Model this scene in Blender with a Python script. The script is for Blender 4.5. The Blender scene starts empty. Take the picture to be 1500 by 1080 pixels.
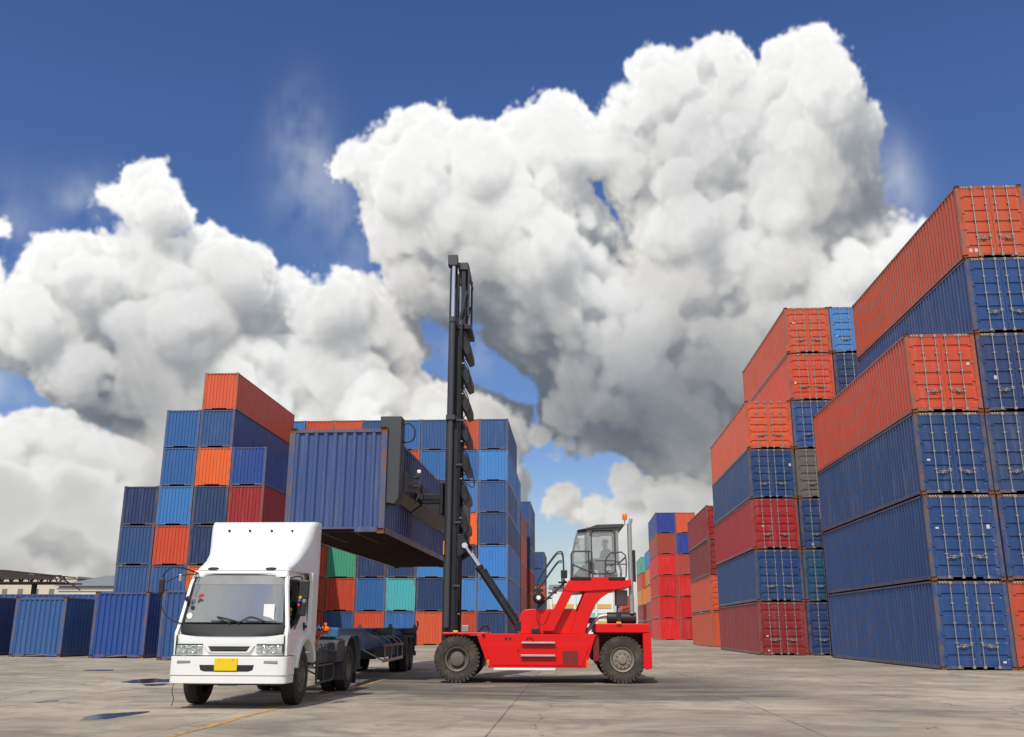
import bpy, bmesh, math, random
import numpy as np
from mathutils import Vector, Matrix
from mathutils.geometry import tessellate_polygon
random.seed(11)
R = math.radians
scene = bpy.context.scene
COL = scene.collection

# ---------------------------------------------------------------- helpers
def link(o, parent=None):
    COL.objects.link(o)
    if parent is not None: o.parent = parent
    return o
def tag(o, label=None, cat=None, group=None, kind=None):
    if label: o['label'] = label
    if cat: o['category'] = cat
    if group: o['group'] = group
    if kind: o['kind'] = kind
    return o
def empty(name, loc, rz=0.0):
    o = bpy.data.objects.new(name, None); COL.objects.link(o)
    o.empty_display_size = .3
    o.location = loc; o.rotation_euler = (0, 0, rz)
    return o

class MB:
    """collects simple shapes and links them as one mesh"""
    def __init__(s): s.v = []; s.f = []
    def add(s, vs, fs):
        n = len(s.v); s.v += [tuple(v) for v in vs]; s.f += [tuple(i+n for i in f) for f in fs]; return s
    def box(s, x0, x1, y0, y1, z0, z1):
        return s.add([(x0,y0,z0),(x1,y0,z0),(x1,y1,z0),(x0,y1,z0),(x0,y0,z1),(x1,y0,z1),(x1,y1,z1),(x0,y1,z1)],
                     [(0,3,2,1),(4,5,6,7),(0,1,5,4),(1,2,6,5),(2,3,7,6),(3,0,4,7)])
    def prism(s, pts, a, b, ax='y'):
        """2D outline extruded along an axis: ax y -> pts are (x,z); ax x -> (y,z); ax z -> (x,y)"""
        def P(p, t):
            return (p[0], t, p[1]) if ax == 'y' else ((t, p[0], p[1]) if ax == 'x' else (p[0], p[1], t))
        n = len(pts); vs = [P(p, a) for p in pts] + [P(p, b) for p in pts]
        tris = tessellate_polygon([[Vector((p[0], p[1], 0)) for p in pts]])
        fs = [t for t in tris] + [tuple(i+n for i in t[::-1]) for t in tris]
        fs += [(i, (i+1) % n, (i+1) % n+n, i+n) for i in range(n)]
        return s.add(vs, fs)
    def plate(s, outer, holes, fn0, fn1):
        """outline with holes, two skins mapped by fn0/fn1 (u,v)->xyz, joined round every rim"""
        loops = [outer]+holes
        flat = [p for l in loops for p in l]
        tris = tessellate_polygon([[Vector((p[0], p[1], 0)) for p in l] for l in loops])
        n = len(flat)
        vs = [fn0(*p) for p in flat] + [fn1(*p) for p in flat]
        fs = list(tris) + [tuple(i+n for i in t[::-1]) for t in tris]
        k = 0
        for l in loops:
            m = len(l)
            fs += [(k+i, k+(i+1) % m, k+(i+1) % m+n, k+i+n) for i in range(m)]
            k += m
        return s.add(vs, fs)
    def cyl(s, p0, p1, r0, r1=None, n=14, cap=True):
        r1 = r0 if r1 is None else r1
        p0 = Vector(p0); p1 = Vector(p1); d = (p1-p0).normalized()
        a = d.orthogonal().normalized(); b = d.cross(a)
        vs = []
        for p, r in ((p0, r0), (p1, r1)):
            vs += [p + (a*math.cos(2*math.pi*i/n) + b*math.sin(2*math.pi*i/n))*r for i in range(n)]
        fs = [(i, (i+1) % n, (i+1) % n+n, i+n) for i in range(n)]
        if cap: fs += [tuple(range(n))[::-1], tuple(range(n, 2*n))]
        return s.add(vs, fs)
    def tube(s, pts, r, n=8):
        pts = [Vector(p) for p in pts]; m = len(pts); vs = []; fs = []
        a = None
        for i, p in enumerate(pts):
            d = (pts[min(i+1, m-1)]-pts[max(i-1, 0)]).normalized()
            if a is None: a = d.orthogonal().normalized()
            a = (a - d*a.dot(d)).normalized(); b = d.cross(a)
            vs += [p + (a*math.cos(2*math.pi*k/n)+b*math.sin(2*math.pi*k/n))*r for k in range(n)]
        for i in range(m-1):
            fs += [(i*n+k, i*n+(k+1) % n, (i+1)*n+(k+1) % n, (i+1)*n+k) for k in range(n)]
        fs += [tuple(range(n))[::-1], tuple(range((m-1)*n, m*n))]
        return s.add(vs, fs)
    def lathe(s, prof, c, ax='x', n=40):
        """prof: list of (along axis, radius)"""
        m = len(prof); vs = []; fs = []
        for i in range(n):
            t = 2*math.pi*i/n; co, si = math.cos(t), math.sin(t)
            for a, r in prof:
                if ax == 'x': vs.append((c[0]+a, c[1]+r*co, c[2]+r*si))
                elif ax == 'y': vs.append((c[0]+r*co, c[1]+a, c[2]+r*si))
                else: vs.append((c[0]+r*co, c[1]+r*si, c[2]+a))
        for i in range(n):
            j = (i+1) % n
            fs += [(i*m+k, i*m+k+1, j*m+k+1, j*m+k) for k in range(m-1)]
        return s.add(vs, fs)
    def loft(s, rings, closed=True, caps=True):
        m = len(rings[0]); n0 = len(s.v); fs = []
        vs = [p for r in rings for p in r]
        for i in range(len(rings)-1):
            for k in range(m if closed else m-1):
                fs.append((i*m+k, i*m+(k+1) % m, (i+1)*m+(k+1) % m, (i+1)*m+k))
        if caps: fs += [tuple(range(m))[::-1], tuple(range((len(rings)-1)*m, len(rings)*m))]
        return s.add(vs, fs)
    def mesh(s, name, mat, smooth=35, bevel=0.0, seg=2):
        me = bpy.data.meshes.new(name); me.from_pydata(s.v, [], s.f); me.update()
        bm = bmesh.new(); bm.from_mesh(me)
        bmesh.ops.remove_doubles(bm, verts=bm.verts, dist=1e-5)
        bmesh.ops.recalc_face_normals(bm, faces=bm.faces)
        bm.to_mesh(me); bm.free()
        if mat is not None: me.materials.append(mat)
        if smooth:
            me.shade_smooth()
            me.set_sharp_from_angle(angle=R(smooth))
        return me
    def build(s, name, mat, parent=None, smooth=35, bevel=0.0, seg=2, loc=None, color=None):
        o = bpy.data.objects.new(name, s.mesh(name, mat, smooth)); link(o, parent)
        if loc is not None: o.location = loc
        if color is not None: o.color = (*color, 1)
        if bevel:
            b = o.modifiers.new('bevel', 'BEVEL'); b.width = bevel; b.segments = seg; b.limit_method = 'ANGLE'; b.angle_limit = R(40)
        return o

def arc(cx, cy, r, a0, a1, n=10):
    return [(cx+r*math.cos(R(a0+(a1-a0)*i/n)), cy+r*math.sin(R(a0+(a1-a0)*i/n))) for i in range(n+1)]
def curve(pts, n=8):
    """smooth polyline through points"""
    P = [Vector(p) for p in pts]; out = []
    for i in range(len(P)-1):
        p0, p1, p2, p3 = P[max(i-1, 0)], P[i], P[i+1], P[min(i+2, len(P)-1)]
        for k in range(n):
            t = k/n
            out.append(.5*((2*p1)+(p2-p0)*t+(2*p0-5*p1+4*p2-p3)*t*t+(3*p1-p0-3*p2+p3)*t**3))
    out.append(P[-1]); return out

# ---------------------------------------------------------------- materials
def new_mat(name):
    m = bpy.data.materials.new(name); m.use_nodes = True
    nt = m.node_tree; nt.nodes.clear()
    out = nt.nodes.new('ShaderNodeOutputMaterial'); b = nt.nodes.new('ShaderNodeBsdfPrincipled')
    nt.links.new(b.outputs[0], out.inputs[0])
    return m, nt, b
class N:
    """tiny node-graph writer"""
    def __init__(s, nt): s.nt = nt
    def n(s, t, **kw):
        x = s.nt.nodes.new(t)
        for k, v in kw.items(): setattr(x, k, v)
        return x
    def put(s, sock, v):
        if isinstance(v, bpy.types.NodeSocket): s.nt.links.new(v, sock)
        elif v is not None: sock.default_value = v
    def math(s, op, a, b=None, c=None, clamp=False):
        x = s.n('ShaderNodeMath', operation=op, use_clamp=clamp)
        s.put(x.inputs[0], a)
        if b is not None: s.put(x.inputs[1], b)
        if c is not None: s.put(x.inputs[2], c)
        return x.outputs[0]
    def vmath(s, op, a, b=None):
        x = s.n('ShaderNodeVectorMath', operation=op); s.put(x.inputs[0], a)
        if b is not None: s.put(x.inputs[1], b)
        return x.outputs[0]
    def mix(s, f, a, b, blend='MIX'):
        x = s.n('ShaderNodeMix', data_type='RGBA', blend_type=blend)
        s.put(x.inputs[0], f); s.put(x.inputs[6], a); s.put(x.inputs[7], b); return x.outputs[2]
    def noise(s, vec, scale, detail=4, rough=.55, dist=0.0):
        x = s.n('ShaderNodeTexNoise'); s.put(x.inputs['Vector'], vec)
        x.inputs['Scale'].default_value = scale; x.inputs['Detail'].default_value = detail
        x.inputs['Roughness'].default_value = rough; x.inputs['Distortion'].default_value = dist
        return x.outputs[0]
    def ramp(s, f, lo, hi):
        x = s.n('ShaderNodeMapRange', interpolation_type='SMOOTHSTEP'); s.put(x.inputs[0], f)
        x.inputs[1].default_value = lo; x.inputs[2].default_value = hi
        return x.outputs[0]
    def mapping(s, vec, scale=(1,1,1), loc=(0,0,0)):
        x = s.n('ShaderNodeMapping'); s.put(x.inputs[0], vec)
        x.inputs['Scale'].default_value = scale; x.inputs['Location'].default_value = loc
        return x.outputs[0]
    def bump(s, h, strength, dist):
        x = s.n('ShaderNodeBump'); s.put(x.inputs['Height'], h)
        x.inputs['Strength'].default_value = strength; x.inputs['Distance'].default_value = dist
        return x.outputs[0]
def rgba(c): return (c[0], c[1], c[2], 1)

def simple(name, col, rough=.5, metal=0.0, dirt=(.10, .085, .065), amount=.25, scale=5, bump=0.0, coat=0.0, spec=.5):
    """paint / rubber / steel with uneven wear and dust"""
    m, nt, b = new_mat(name); g = N(nt)
    tc = g.n('ShaderNodeTexCoord').outputs['Object']
    n1 = g.noise(tc, scale, 5, .6); n2 = g.noise(tc, scale*7, 3, .6)
    f = g.math('MULTIPLY', g.ramp(g.math('ADD', g.math('MULTIPLY', n1, .7), g.math('MULTIPLY', n2, .3)), .42, .75), amount)
    g.put(b.inputs['Base Color'], g.mix(f, rgba(col), rgba(dirt)))
    g.put(b.inputs['Roughness'], g.math('ADD', rough-.08, g.math('MULTIPLY', n1, .2), clamp=True))
    b.inputs['Metallic'].default_value = metal
    b.inputs['Coat Weight'].default_value = coat
    b.inputs['Specular IOR Level'].default_value = spec
    if bump: g.put(b.inputs['Normal'], g.bump(n2, bump, .02))
    return m

def container_paint(name, frame=False):
    """weathered paint; the colour is the object's own colour"""
    m, nt, b = new_mat(name); g = N(nt)
    oi = g.n('ShaderNodeObjectInfo'); col = oi.outputs['Color']; rnd = oi.outputs['Random']
    tc = g.n('ShaderNodeTexCoord').outputs['Object']
    off = g.n('ShaderNodeCombineXYZ'); g.put(off.inputs[0], g.math('MULTIPLY', rnd, 91.0)); g.put(off.inputs[1], g.math('MULTIPLY', rnd, 37.0)); g.put(off.inputs[2], g.math('MULTIPLY', rnd, 53.0))
    v = g.vmath('ADD', tc, off.outputs[0])
    streak = g.noise(g.mapping(v, (2.6, 2.6, .22)), 2.2, 5, .6)
    blot = g.noise(v, .9, 5, .6); fine = g.noise(v, 9, 4, .65)
    base = col
    chalk = g.mix(.42, base, (.36, .37, .38, 1))
    base = g.mix(g.math('MULTIPLY', g.ramp(streak, .45, .80), g.math('MULTIPLY', g.math('ADD', .35, rnd), .36) if not frame else .45), base, chalk)
    base = g.mix(g.math('MULTIPLY', g.ramp(blot, .52, .80), .35), base, g.mix(.5, base, (.05, .045, .04, 1)))
    # scraped rust
    rust = g.mix(fine, (.10, .035, .016, 1), (.27, .10, .04, 1))
    rn = g.math('ADD', g.math('MULTIPLY', fine, .55), g.math('MULTIPLY', g.noise(v, 2.3, 4, .7), .45))
    if frame:
        base = g.mix(g.math('MULTIPLY', g.ramp(g.noise(v, 1.6, 4, .6), .35, .62), .58), base, (.135, .115, .088, 1))
        base = g.mix(g.math('MULTIPLY', g.ramp(rn, .50, .62), .75), base, rust)
    else:
        base = g.mix(g.math('MULTIPLY', g.ramp(rn, .655, .73), .7), base, rust)
        base = g.mix(g.math('MULTIPLY', g.ramp(g.noise(v, 4.0, 2, .5), .77, .80), .6), base, (.45, .44, .42, 1))
    g.put(b.inputs['Base Color'], base)
    g.put(b.inputs['Roughness'], g.math('ADD', .27, g.math('MULTIPLY', blot, .30)))
    b.inputs['Sheen Weight'].default_value = .06 if frame else .09; b.inputs['Sheen Roughness'].default_value = .45    # sheen put in to pale sides seen at a grazing angle
    dent = g.noise(g.mapping(v, (1, .8, .5)), 1.1, 2, .5)
    g.put(b.inputs['Normal'], g.bump(g.math('ADD', g.math('MULTIPLY', dent, 1.0), g.math('MULTIPLY', fine, .05)), .30, .05))
    return m

M = {}
M['paint'] = container_paint('container_paint')
M['frame'] = container_paint('container_frame_paint', True)
M['casting'] = simple('rusty_casting', (.20, .075, .032), .8, 0, (.07, .045, .03), .8, 9, .4)
M['galv'] = simple('galvanised_rod', (.34, .335, .32), .45, .55, (.20, .12, .07), .45, 8)
M['underside'] = simple('rusty_underside', (.045, .028, .02), .85, 0, (.10, .05, .03), .6, 2)
M['roofskin'] = M['paint']
def stripes():
    m, nt, b = new_mat('hazard_stripe'); g = N(nt)
    tc = g.n('ShaderNodeTexCoord').outputs['Object']
    s = g.n('ShaderNodeSeparateXYZ'); g.put(s.inputs[0], tc)
    t = g.math('FRACT', g.math('MULTIPLY', g.math('ADD', s.outputs[0], g.math('MULTIPLY', s.outputs[2], .7)), 10.5))
    f = g.math('LESS_THAN', t, .5)
    w = g.noise(tc, 14, 4, .6)
    g.put(b.inputs['Base Color'], g.mix(f, g.mix(w, (.5, .30, .12, 1), (.62, .50, .34, 1)), (.03, .027, .025, 1)))
    b.inputs['Roughness'].default_value = .7
    return m
M['stripe'] = stripes()
M['white'] = simple('white_paint', (.80, .81, .80), .28, 0, (.45, .43, .38), .16, 2.5, 0, .4)
M['black'] = simple('black_plastic', (.013, .013, .015), .5, 0, (.07, .065, .06), .25, 4)
M['chassis'] = simple('chassis_grey', (.055, .058, .065), .6, 0, (.15, .13, .10), .5, 4)
M['rubber'] = simple('tyre_rubber', (.018, .0175, .017), .82, 0, (.12, .10, .075), .45, 5, .3)
M['dustyrubber'] = simple('dusty_tyre_rubber', (.036, .031, .026), .88, 0, (.16, .13, .095), .8, 4, .4)
M['rim'] = simple('dirty_rim', (.15, .128, .10), .6, .2, (.10, .08, .06), .6, 8)
M['rimgrey'] = simple('pale_grey_rim', (.25, .215, .17), .55, .1, (.14, .11, .08), .6, 7)
M['red'] = simple('red_machine_paint', (.72, .004, .006), .34, 0, (.30, .02, .015), .20, 2.5, 0, .12, .35)
M['mast'] = simple('mast_charcoal', (.013, .014, .018), .45, 0, (.07, .065, .06), .25, 3, 0, 0, .4)
M['mastgrey'] = simple('mast_grey', (.058, .062, .072), .45, .1, (.05, .045, .04), .3, 4, 0, 0, .4)
M['chrome'] = simple('chrome_rod', (.80, .81, .83), .12, 1.0, (.5, .5, .5), .1, 4)
M['steel'] = simple('worn_steel', (.42, .42, .41), .4, .6, (.2, .18, .15), .4, 6)
M['cabgrey'] = simple('cab_grey', (.25, .26, .265), .5, 0, (.08, .08, .08), .3, 4)
M['yellow'] = simple('yellow_plate', (.80, .56, .005), .45, 0, (.3, .2, .02), .12, 9)
M['amber'] = simple('amber_lens', (.85, .30, .01), .25, 0, (.5, .2, .02), .1, 9)
M['orangelens'] = simple('orange_lens', (.85, .16, .01), .25, 0, (.5, .2, .02), .1, 9)
M['tblue'] = simple('trailer_blue', (.022, .15, .33), .45, 0, (.08, .075, .065), .4, 2.0)
M['pinkrail'] = simple('faded_red_rail', (.38, .17, .14), .6, 0, (.15, .12, .1), .5, 5)
M['label'] = simple('weathered_label', (.58, .57, .54), .8, 0, (.3, .28, .25), .5, 6)
M['paper'] = simple('white_paper', (.85, .85, .84), .8, 0, (.7, .7, .7), .1, 3)
M['cloth'] = simple('grey_seat_cloth', (.06, .065, .07), .9, 0, (.1, .1, .1), .3, 6)
M['green'] = simple('green_cloth', (.02, .09, .05), .9, 0, (.02, .05, .03), .3, 6)
M['yellowplush'] = simple('yellow_plush', (.75, .45, .02), .9, 0, (.6, .3, .02), .3, 9)
M['skin'] = simple('skin', (.42, .25, .18), .55, 0, (.35, .19, .13), .3, 12)
M['shirt'] = simple('violet_blue_shirt', (.16, .15, .40), .85, 0, (.4, .38, .5), .35, 6)
M['hair'] = simple('grey_hair', (.16, .15, .14), .8, 0, (.25, .24, .23), .5, 30)
M['trouser'] = simple('dark_trousers', (.03, .035, .05), .9, 0, (.05, .05, .06), .3, 6)
M['redhose'] = simple('red_hose', (.55, .03, .02), .4, 0, (.2, .05, .03), .3, 8)
M['bluehose'] = simple('blue_hose', (.03, .12, .5), .4, 0, (.05, .08, .2), .3, 8)
M['lamp'] = simple('white_lamp', (.85, .85, .83), .2, 0, (.6, .6, .6), .1, 8)
def glass(name, tint=(.80, .86, .88), refl=.10, clear=.75):
    m = bpy.data.materials.new(name); m.use_nodes = True; nt = m.node_tree; nt.nodes.clear(); g = N(nt)
    out = g.n('ShaderNodeOutputMaterial'); tr = g.n('ShaderNodeBsdfTransparent'); gl = g.n('ShaderNodeBsdfGlossy'); df = g.n('ShaderNodeBsdfDiffuse')
    tr.inputs[0].default_value = rgba(tint); gl.inputs['Roughness'].default_value = .03; df.inputs[0].default_value = (.80, .83, .83, 1)
    fr = g.n('ShaderNodeFresnel'); fr.inputs[0].default_value = 1.5
    mx = g.n('ShaderNodeMixShader'); m2 = g.n('ShaderNodeMixShader')
    tc = g.n('ShaderNodeTexCoord').outputs['Object']
    g.put(m2.inputs[0], g.math('ADD', 1-clear, g.math('MULTIPLY', g.noise(tc, 1.8, 4, .6), (1-clear)*.5), clamp=True)); g.put(m2.inputs[1], tr.outputs[0]); g.put(m2.inputs[2], df.outputs[0])
    g.put(mx.inputs[0], g.math('ADD', fr.outputs[0], refl, clamp=True)); g.put(mx.inputs[1], m2.outputs[0]); g.put(mx.inputs[2], gl.outputs[0])
    g.put(out.inputs[0], mx.outputs[0])
    return m
M['glass'] = glass('pale_glass', (.97, .98, .98), .03, .83)  # white diffuse share stands in for bright sky mirrored in the panes
M['windscreen'] = glass('windscreen_glass', (.52, .59, .58), .24, .84)
def lens():
    m, nt, b = new_mat('headlight_lens'); g = N(nt)
    tc = g.n('ShaderNodeTexCoord').outputs['Object']
    v = g.n('ShaderNodeTexVoronoi'); g.put(v.inputs['Vector'], tc); v.inputs['Scale'].default_value = 22
    g.put(b.inputs['Base Color'], g.mix(v.outputs[0], (.75, .78, .76, 1), (.35, .40, .38, 1)))
    b.inputs['Roughness'].default_value = .12; b.inputs['Metallic'].default_value = .55
    g.put(b.inputs['Normal'], g.bump(v.outputs[0], .6, .02))
    return m
M['lens'] = lens()

# ---------------------------------------------------------------- SKY: cumulus bank computed as a small volume in direction space
import numpy as np
AZ0, AZ1, EL0, EL1 = -52.0, 44.0, -1.0, 41.0
CL = [[-38.74,16.82],[-36.84,18.62],[-35.15,18.22],[-34.08,18.97],[-33.57,17.77],[-33.02,18.46],[-32.56,19.91],[-32.31,20.62],[-31.2,20.82],[-30.27,20.68],[-29.14,21.09],[-28.91,21.93],[-29.86,23.12],[-29.65,23.79],[-28.14,24.21],[-28.23,24.95],[-27.49,25.53],[-25.8,25.97],[-25.49,24.65],[-24.91,24.08],[-24.03,23.44],[-23.86,22.53],[-22.8,22.82],[-20.75,21.92],[-19.17,21.29],[-18.82,20.01],[-18.58,18.06],[-18.43,20.36],[-17.99,20.72],[-16.03,20.32],[-14.31,20.84],[-12.55,20.95],[-11.81,19.84],[-10.64,18.79],[-9.62,17.88],[-8.5,16.38],[-9.24,15.41],[-8.02,14.61],[-5.88,14.24],[-4.17,13.42],[-2.55,12.93],[-2.26,10.45],[-3.3,5.56],[-5.73,2.36],[-21.2,0.71],[-26.9,4.3],[-27.12,9.53],[-29.44,11.23],[-30.46,13.08],[-32.57,13.27],[-33.5,13.74],[-35.67,13.07],[-37.89,13.45]]
CLL = [[-38.69,9.17],[-34.66,10.5],[-32.78,10.89],[-31.51,11.39],[-29.14,11.71],[-27.63,10.82],[-24.97,9.69],[-23.36,0.7],[-28.27,1.37],[-31.65,2.36],[-37.65,2.52]]
CF = [[-15.68,12.62],[-14.76,14.5],[-12.73,15.62],[-10.8,15.07],[-9.7,13.87],[-8.42,13.49],[-5.88,13.95],[-4.16,12.92],[-3.1,12.1],[-2.89,7.99],[-9.85,5.51],[-14.84,8.61]]
CB = [[-15.96,27.1],[-15.15,28.14],[-14.52,28.78],[-13.22,29.66],[-11.89,30.4],[-10.3,30.61],[-8.46,30.97],[-7.41,29.96],[-6.58,30.06],[-5.65,29.54],[-5.1,29.62],[-4.04,30.79],[-2.87,31.56],[-1.24,31.81],[0.16,31.63],[1.21,30.52],[1.88,29.99],[2.69,30.65],[3.85,30.98],[4.11,31.72],[4.02,33.05],[5.36,33.97],[7.2,33.75],[7.87,33.39],[8.59,33.91],[10.2,34.11],[11.51,33.59],[12.23,32.66],[12.61,31.94],[13.08,32.29],[13.24,33.07],[15.04,33.61],[16.99,33.69],[18.34,32.62],[19.1,31.4],[18.77,30.0],[19.67,29.11],[19.79,27.79],[19.27,26.76],[19.58,25.02],[19.3,23.55],[21.48,22.52],[23.85,20.92],[22.46,15.49],[16.55,11.43],[12.51,8.51],[11.19,6.2],[6.46,5.9],[4.94,8.13],[2.95,9.91],[0.45,9.82],[-2.05,10.12],[-2.89,11.27],[-2.25,12.51],[-2.03,13.96],[-3.32,15.41],[-5.05,16.65],[-6.36,17.54],[-8.1,17.92],[-10.28,18.39],[-12.07,19.95],[-12.78,21.14],[-13.3,22.93],[-13.95,24.49],[-13.66,25.51],[-14.15,26.38],[-15.47,26.28]]
H1 = [[1.3,26.72],[2.3,26.84],[2.63,25.75],[3.18,25.01],[3.81,23.9],[4.38,22.45],[4.18,21.85],[3.58,22.37],[3.18,23.4],[2.24,24.85],[1.55,25.79]]
CS = [[-1.65,7.38],[-1.44,8.19],[-0.61,8.48],[0.34,8.06],[0.41,7.17],[-0.42,6.57],[-1.24,6.69]]
CR = [[2.22,8.78],[2.53,9.59],[3.57,9.9],[4.97,8.94],[6.6,9.1],[8.16,8.06],[10.59,8.98],[16.27,8.35],[15.77,2.67],[10.08,0.83],[2.3,0.82],[-0.08,1.59],[-1.68,2.77],[0.38,5.15],[0.81,6.36],[2.66,6.95]]
CT = [[-35.26,21.18],[-34.22,21.5],[-33.61,21.15],[-33.66,20.52],[-35.08,19.98]]
DK = [(3.86, 12.43, 6.2, 0.55), (8.88, 13.88, 5.8, 0.4), (-0.35, 12.5, 3.7, 0.35), (11.48, 10.54, 5.0, 0.5), (-27.36, 14.87, 3.7, 0.3), (-21.63, 19.02, 2.9, 0.2), (9.25, 27.1, 4.6, 0.25), (-5.09, 20.37, 3.7, 0.2), (-15.35, 17.52, 2.9, 0.15), (-23.94, 10.53, 5.0, 0.2)]

def cloud_map(ppd=15.0, seed=3):
    rng = np.random.default_rng(seed)
    def vnoise(n):                                   # tileable smooth noise volume
        a = rng.random((n, n, n), dtype=np.float32)
        for ax in range(3):
            a = (np.roll(a, 1, ax) + 2*a + np.roll(a, -1, ax)) * .25
        a -= a.mean(); a /= a.std()
        return a
    N = 64
    vol = vnoise(N)
    # tileable worley volume (puffs)
    M = 72; C = 9; cs = M // C
    pts = rng.random((C, C, C, 3), dtype=np.float32)
    g = (np.arange(M, dtype=np.float32) + .5) / cs
    gx, gy, gz = np.meshgrid(g, g, g, indexing='ij')
    ix, iy, iz = gx.astype(int), gy.astype(int), gz.astype(int)
    best = np.full((M, M, M), 9, np.float32)
    for a in (-1, 0, 1):
        for b in (-1, 0, 1):
            for c in (-1, 0, 1):
                p = pts[(ix+a) % C, (iy+b) % C, (iz+c) % C]
                d = (ix+a+p[..., 0]-gx)**2 + (iy+b+p[..., 1]-gy)**2 + (iz+c+p[..., 2]-gz)**2
                np.minimum(best, d, out=best)
    wor = 1 - np.sqrt(best)                          # 1 at puff centres
    wor = (wor - wor.mean()) / wor.std()
    def tri(v, x, y, z):
        n = v.shape[0]
        x0 = np.floor(x); y0 = np.floor(y); z0 = np.floor(z)
        fx = (x-x0).astype(np.float32); fy = (y-y0).astype(np.float32); fz = (z-z0).astype(np.float32)
        x0 = x0.astype(np.int32) % n; y0 = y0.astype(np.int32) % n; z0 = z0.astype(np.int32) % n
        x1 = (x0+1) % n; y1 = (y0+1) % n; z1 = (z0+1) % n
        f = v.ravel()
        a = x0*n*n; b = x1*n*n; c = y0*n; d = y1*n
        r00 = f[a+c+z0]*(1-fz) + f[a+c+z1]*fz
        r01 = f[a+d+z0]*(1-fz) + f[a+d+z1]*fz
        r10 = f[b+c+z0]*(1-fz) + f[b+c+z1]*fz
        r11 = f[b+d+z0]*(1-fz) + f[b+d+z1]*fz
        return (r00*(1-fy) + r01*fy)*(1-fx) + (r10*(1-fy) + r11*fy)*fx
    # signed distance (degrees) of the traced outlines, on a coarse grid
    q = 5.0
    W0, H0 = int((AZ1-AZ0)*q), int((EL1-EL0)*q)
    X, Y = np.meshgrid(AZ0 + (np.arange(W0)+.5)/q, EL0 + (np.arange(H0)+.5)/q)
    def sdf(poly):
        P = np.array(poly); Q = np.roll(P, -1, 0)
        inside = np.zeros(X.shape, bool); d2 = np.full(X.shape, 1e9)
        for (x0, y0), (x1, y1) in zip(P, Q):
            c = ((y0 > Y) != (y1 > Y))
            if y1 != y0: inside ^= c & (X < (x1-x0)*(Y-y0)/(y1-y0) + x0)
            ex, ey = x1-x0, y1-y0
            t = np.clip(((X-x0)*ex + (Y-y0)*ey)/(ex*ex+ey*ey+1e-9), 0, 1)
            d2 = np.minimum(d2, (X-x0-t*ex)**2 + (Y-y0-t*ey)**2)
        return np.where(inside, 1, -1)*np.sqrt(d2)
    def lerp2(A, x, y):
        u = np.clip((x-AZ0)*q-.5, 0, W0-1.001); v = np.clip((y-EL0)*q-.5, 0, H0-1.001)
        i = u.astype(int); j = v.astype(int); fu = u-i; fv = v-j
        return ((A[j, i]*(1-fu)+A[j, i+1]*fu)*(1-fv) + (A[j+1, i]*(1-fu)+A[j+1, i+1]*fu)*fv).astype(np.float32)
    layers = []
    sb = np.minimum(sdf(CB), -sdf(H1)*1.3+.22)
    layers += [(sb+.14, 0.0), (sdf(CL)+.14, 1.5), (sdf(CF), -2.2), (sdf(CLL), -4.0), (sdf(CS), -4.0), (sdf(CR), -4.8), (sdf(CT), 0)]
    for lx_, ly_, lr_, lz_ in LOBES:                  # rounded heads standing in front of the banks
        layers.append((lr_-np.hypot((X-lx_)*np.cos(np.radians(ly_)), Y-ly_), lz_))
    R = 3.6                                           # roundness: how fast a bank swells behind its outline
    def field_coarse(z):
        f = np.full(LX.shape, -9, np.float32)
        for sd, (_, zc) in zip(LS, layers):
            dd = float((z-zc)**2/(2*R))
            if 5-dd > -2: np.maximum(f, sd-dd, out=f)
        return f
    def big(x, y, z):                                 # large swellings (cheap octaves)
        return .62*tri(wor, x*1.9+5, y*2.1+9, z*1.9) + .50*tri(wor, x*3.4+31, y*3.8+1, z*3.4+7) + .25*tri(wor, x*7.3+3, y*7.7+2, z*7.3+1)
    def small(x, y, z):
        return .19*tri(wor, x*13, y*14+3, z*13) + .06*tri(wor, x*27, y*28+3, z*27) + .10*tri(vol, x*9+3, y*9, z*9) + .05*tri(vol, x*22+3, y*22, z*22) + .018*tri(vol, x*45, y*45+9, z*45)
    AB, AS = 1.0, .58
    # ---- sun light volume
    lq = 6.0; dz = .36
    zs = np.arange(-7.5, 7.0, dz, dtype=np.float32)
    LW, LH = int((AZ1-AZ0)*lq), int((EL1-EL0)*lq)
    LX, LY = np.meshgrid(AZ0+(np.arange(LW)+.5)/lq, EL0+(np.arange(LH)+.5)/lq)
    LX = LX.astype(np.float32); LY = LY.astype(np.float32)
    LS = [np.minimum(lerp2(s, LX, LY), 5.0) for s, _ in layers]
    sx, sy = -.95, 1.85                                # towards the sun: left and up per unit of depth towards the viewer
    tau = np.zeros((LH, LW), np.float32); up = []; TAU = []
    def shift(A, dx, dy):
        u = np.clip(np.arange(LW)+dx*lq, 0, LW-1.001); v = np.clip(np.arange(LH)+dy*lq, 0, LH-1.001)
        i = u.astype(int); j = v.astype(int); fu = (u-i)[None, :]; fv = (v-j)[:, None]
        return (A[j][:, i]*(1-fu)+A[j][:, i+1]*fu)*(1-fv) + (A[j+1][:, i]*(1-fu)+A[j+1][:, i+1]*fu)*fv
    TOP = []
    for z in zs:
        Z = np.full(LX.shape, z, np.float32)
        f = field_coarse(float(z))
        m = f > -2
        d = np.zeros_like(f)
        ff = f[m] + AB*big(LX[m], LY[m], Z[m])*np.clip(.22+f[m]*.75, .12, 1.25)
        d[m] = np.clip(ff/.4, 0, 1)
        tau = shift(tau, sx*dz, sy*dz) + d*dz
        TAU.append(tau.copy())
        TOP.append(np.cumsum(d[::-1], 0)[::-1]/lq)    # cloud overhead
    TAU = np.stack(TAU); TOP = np.stack(TOP)
    # ---- view march
    W, H = int((AZ1-AZ0)*ppd), int((EL1-EL0)*ppd)
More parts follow.
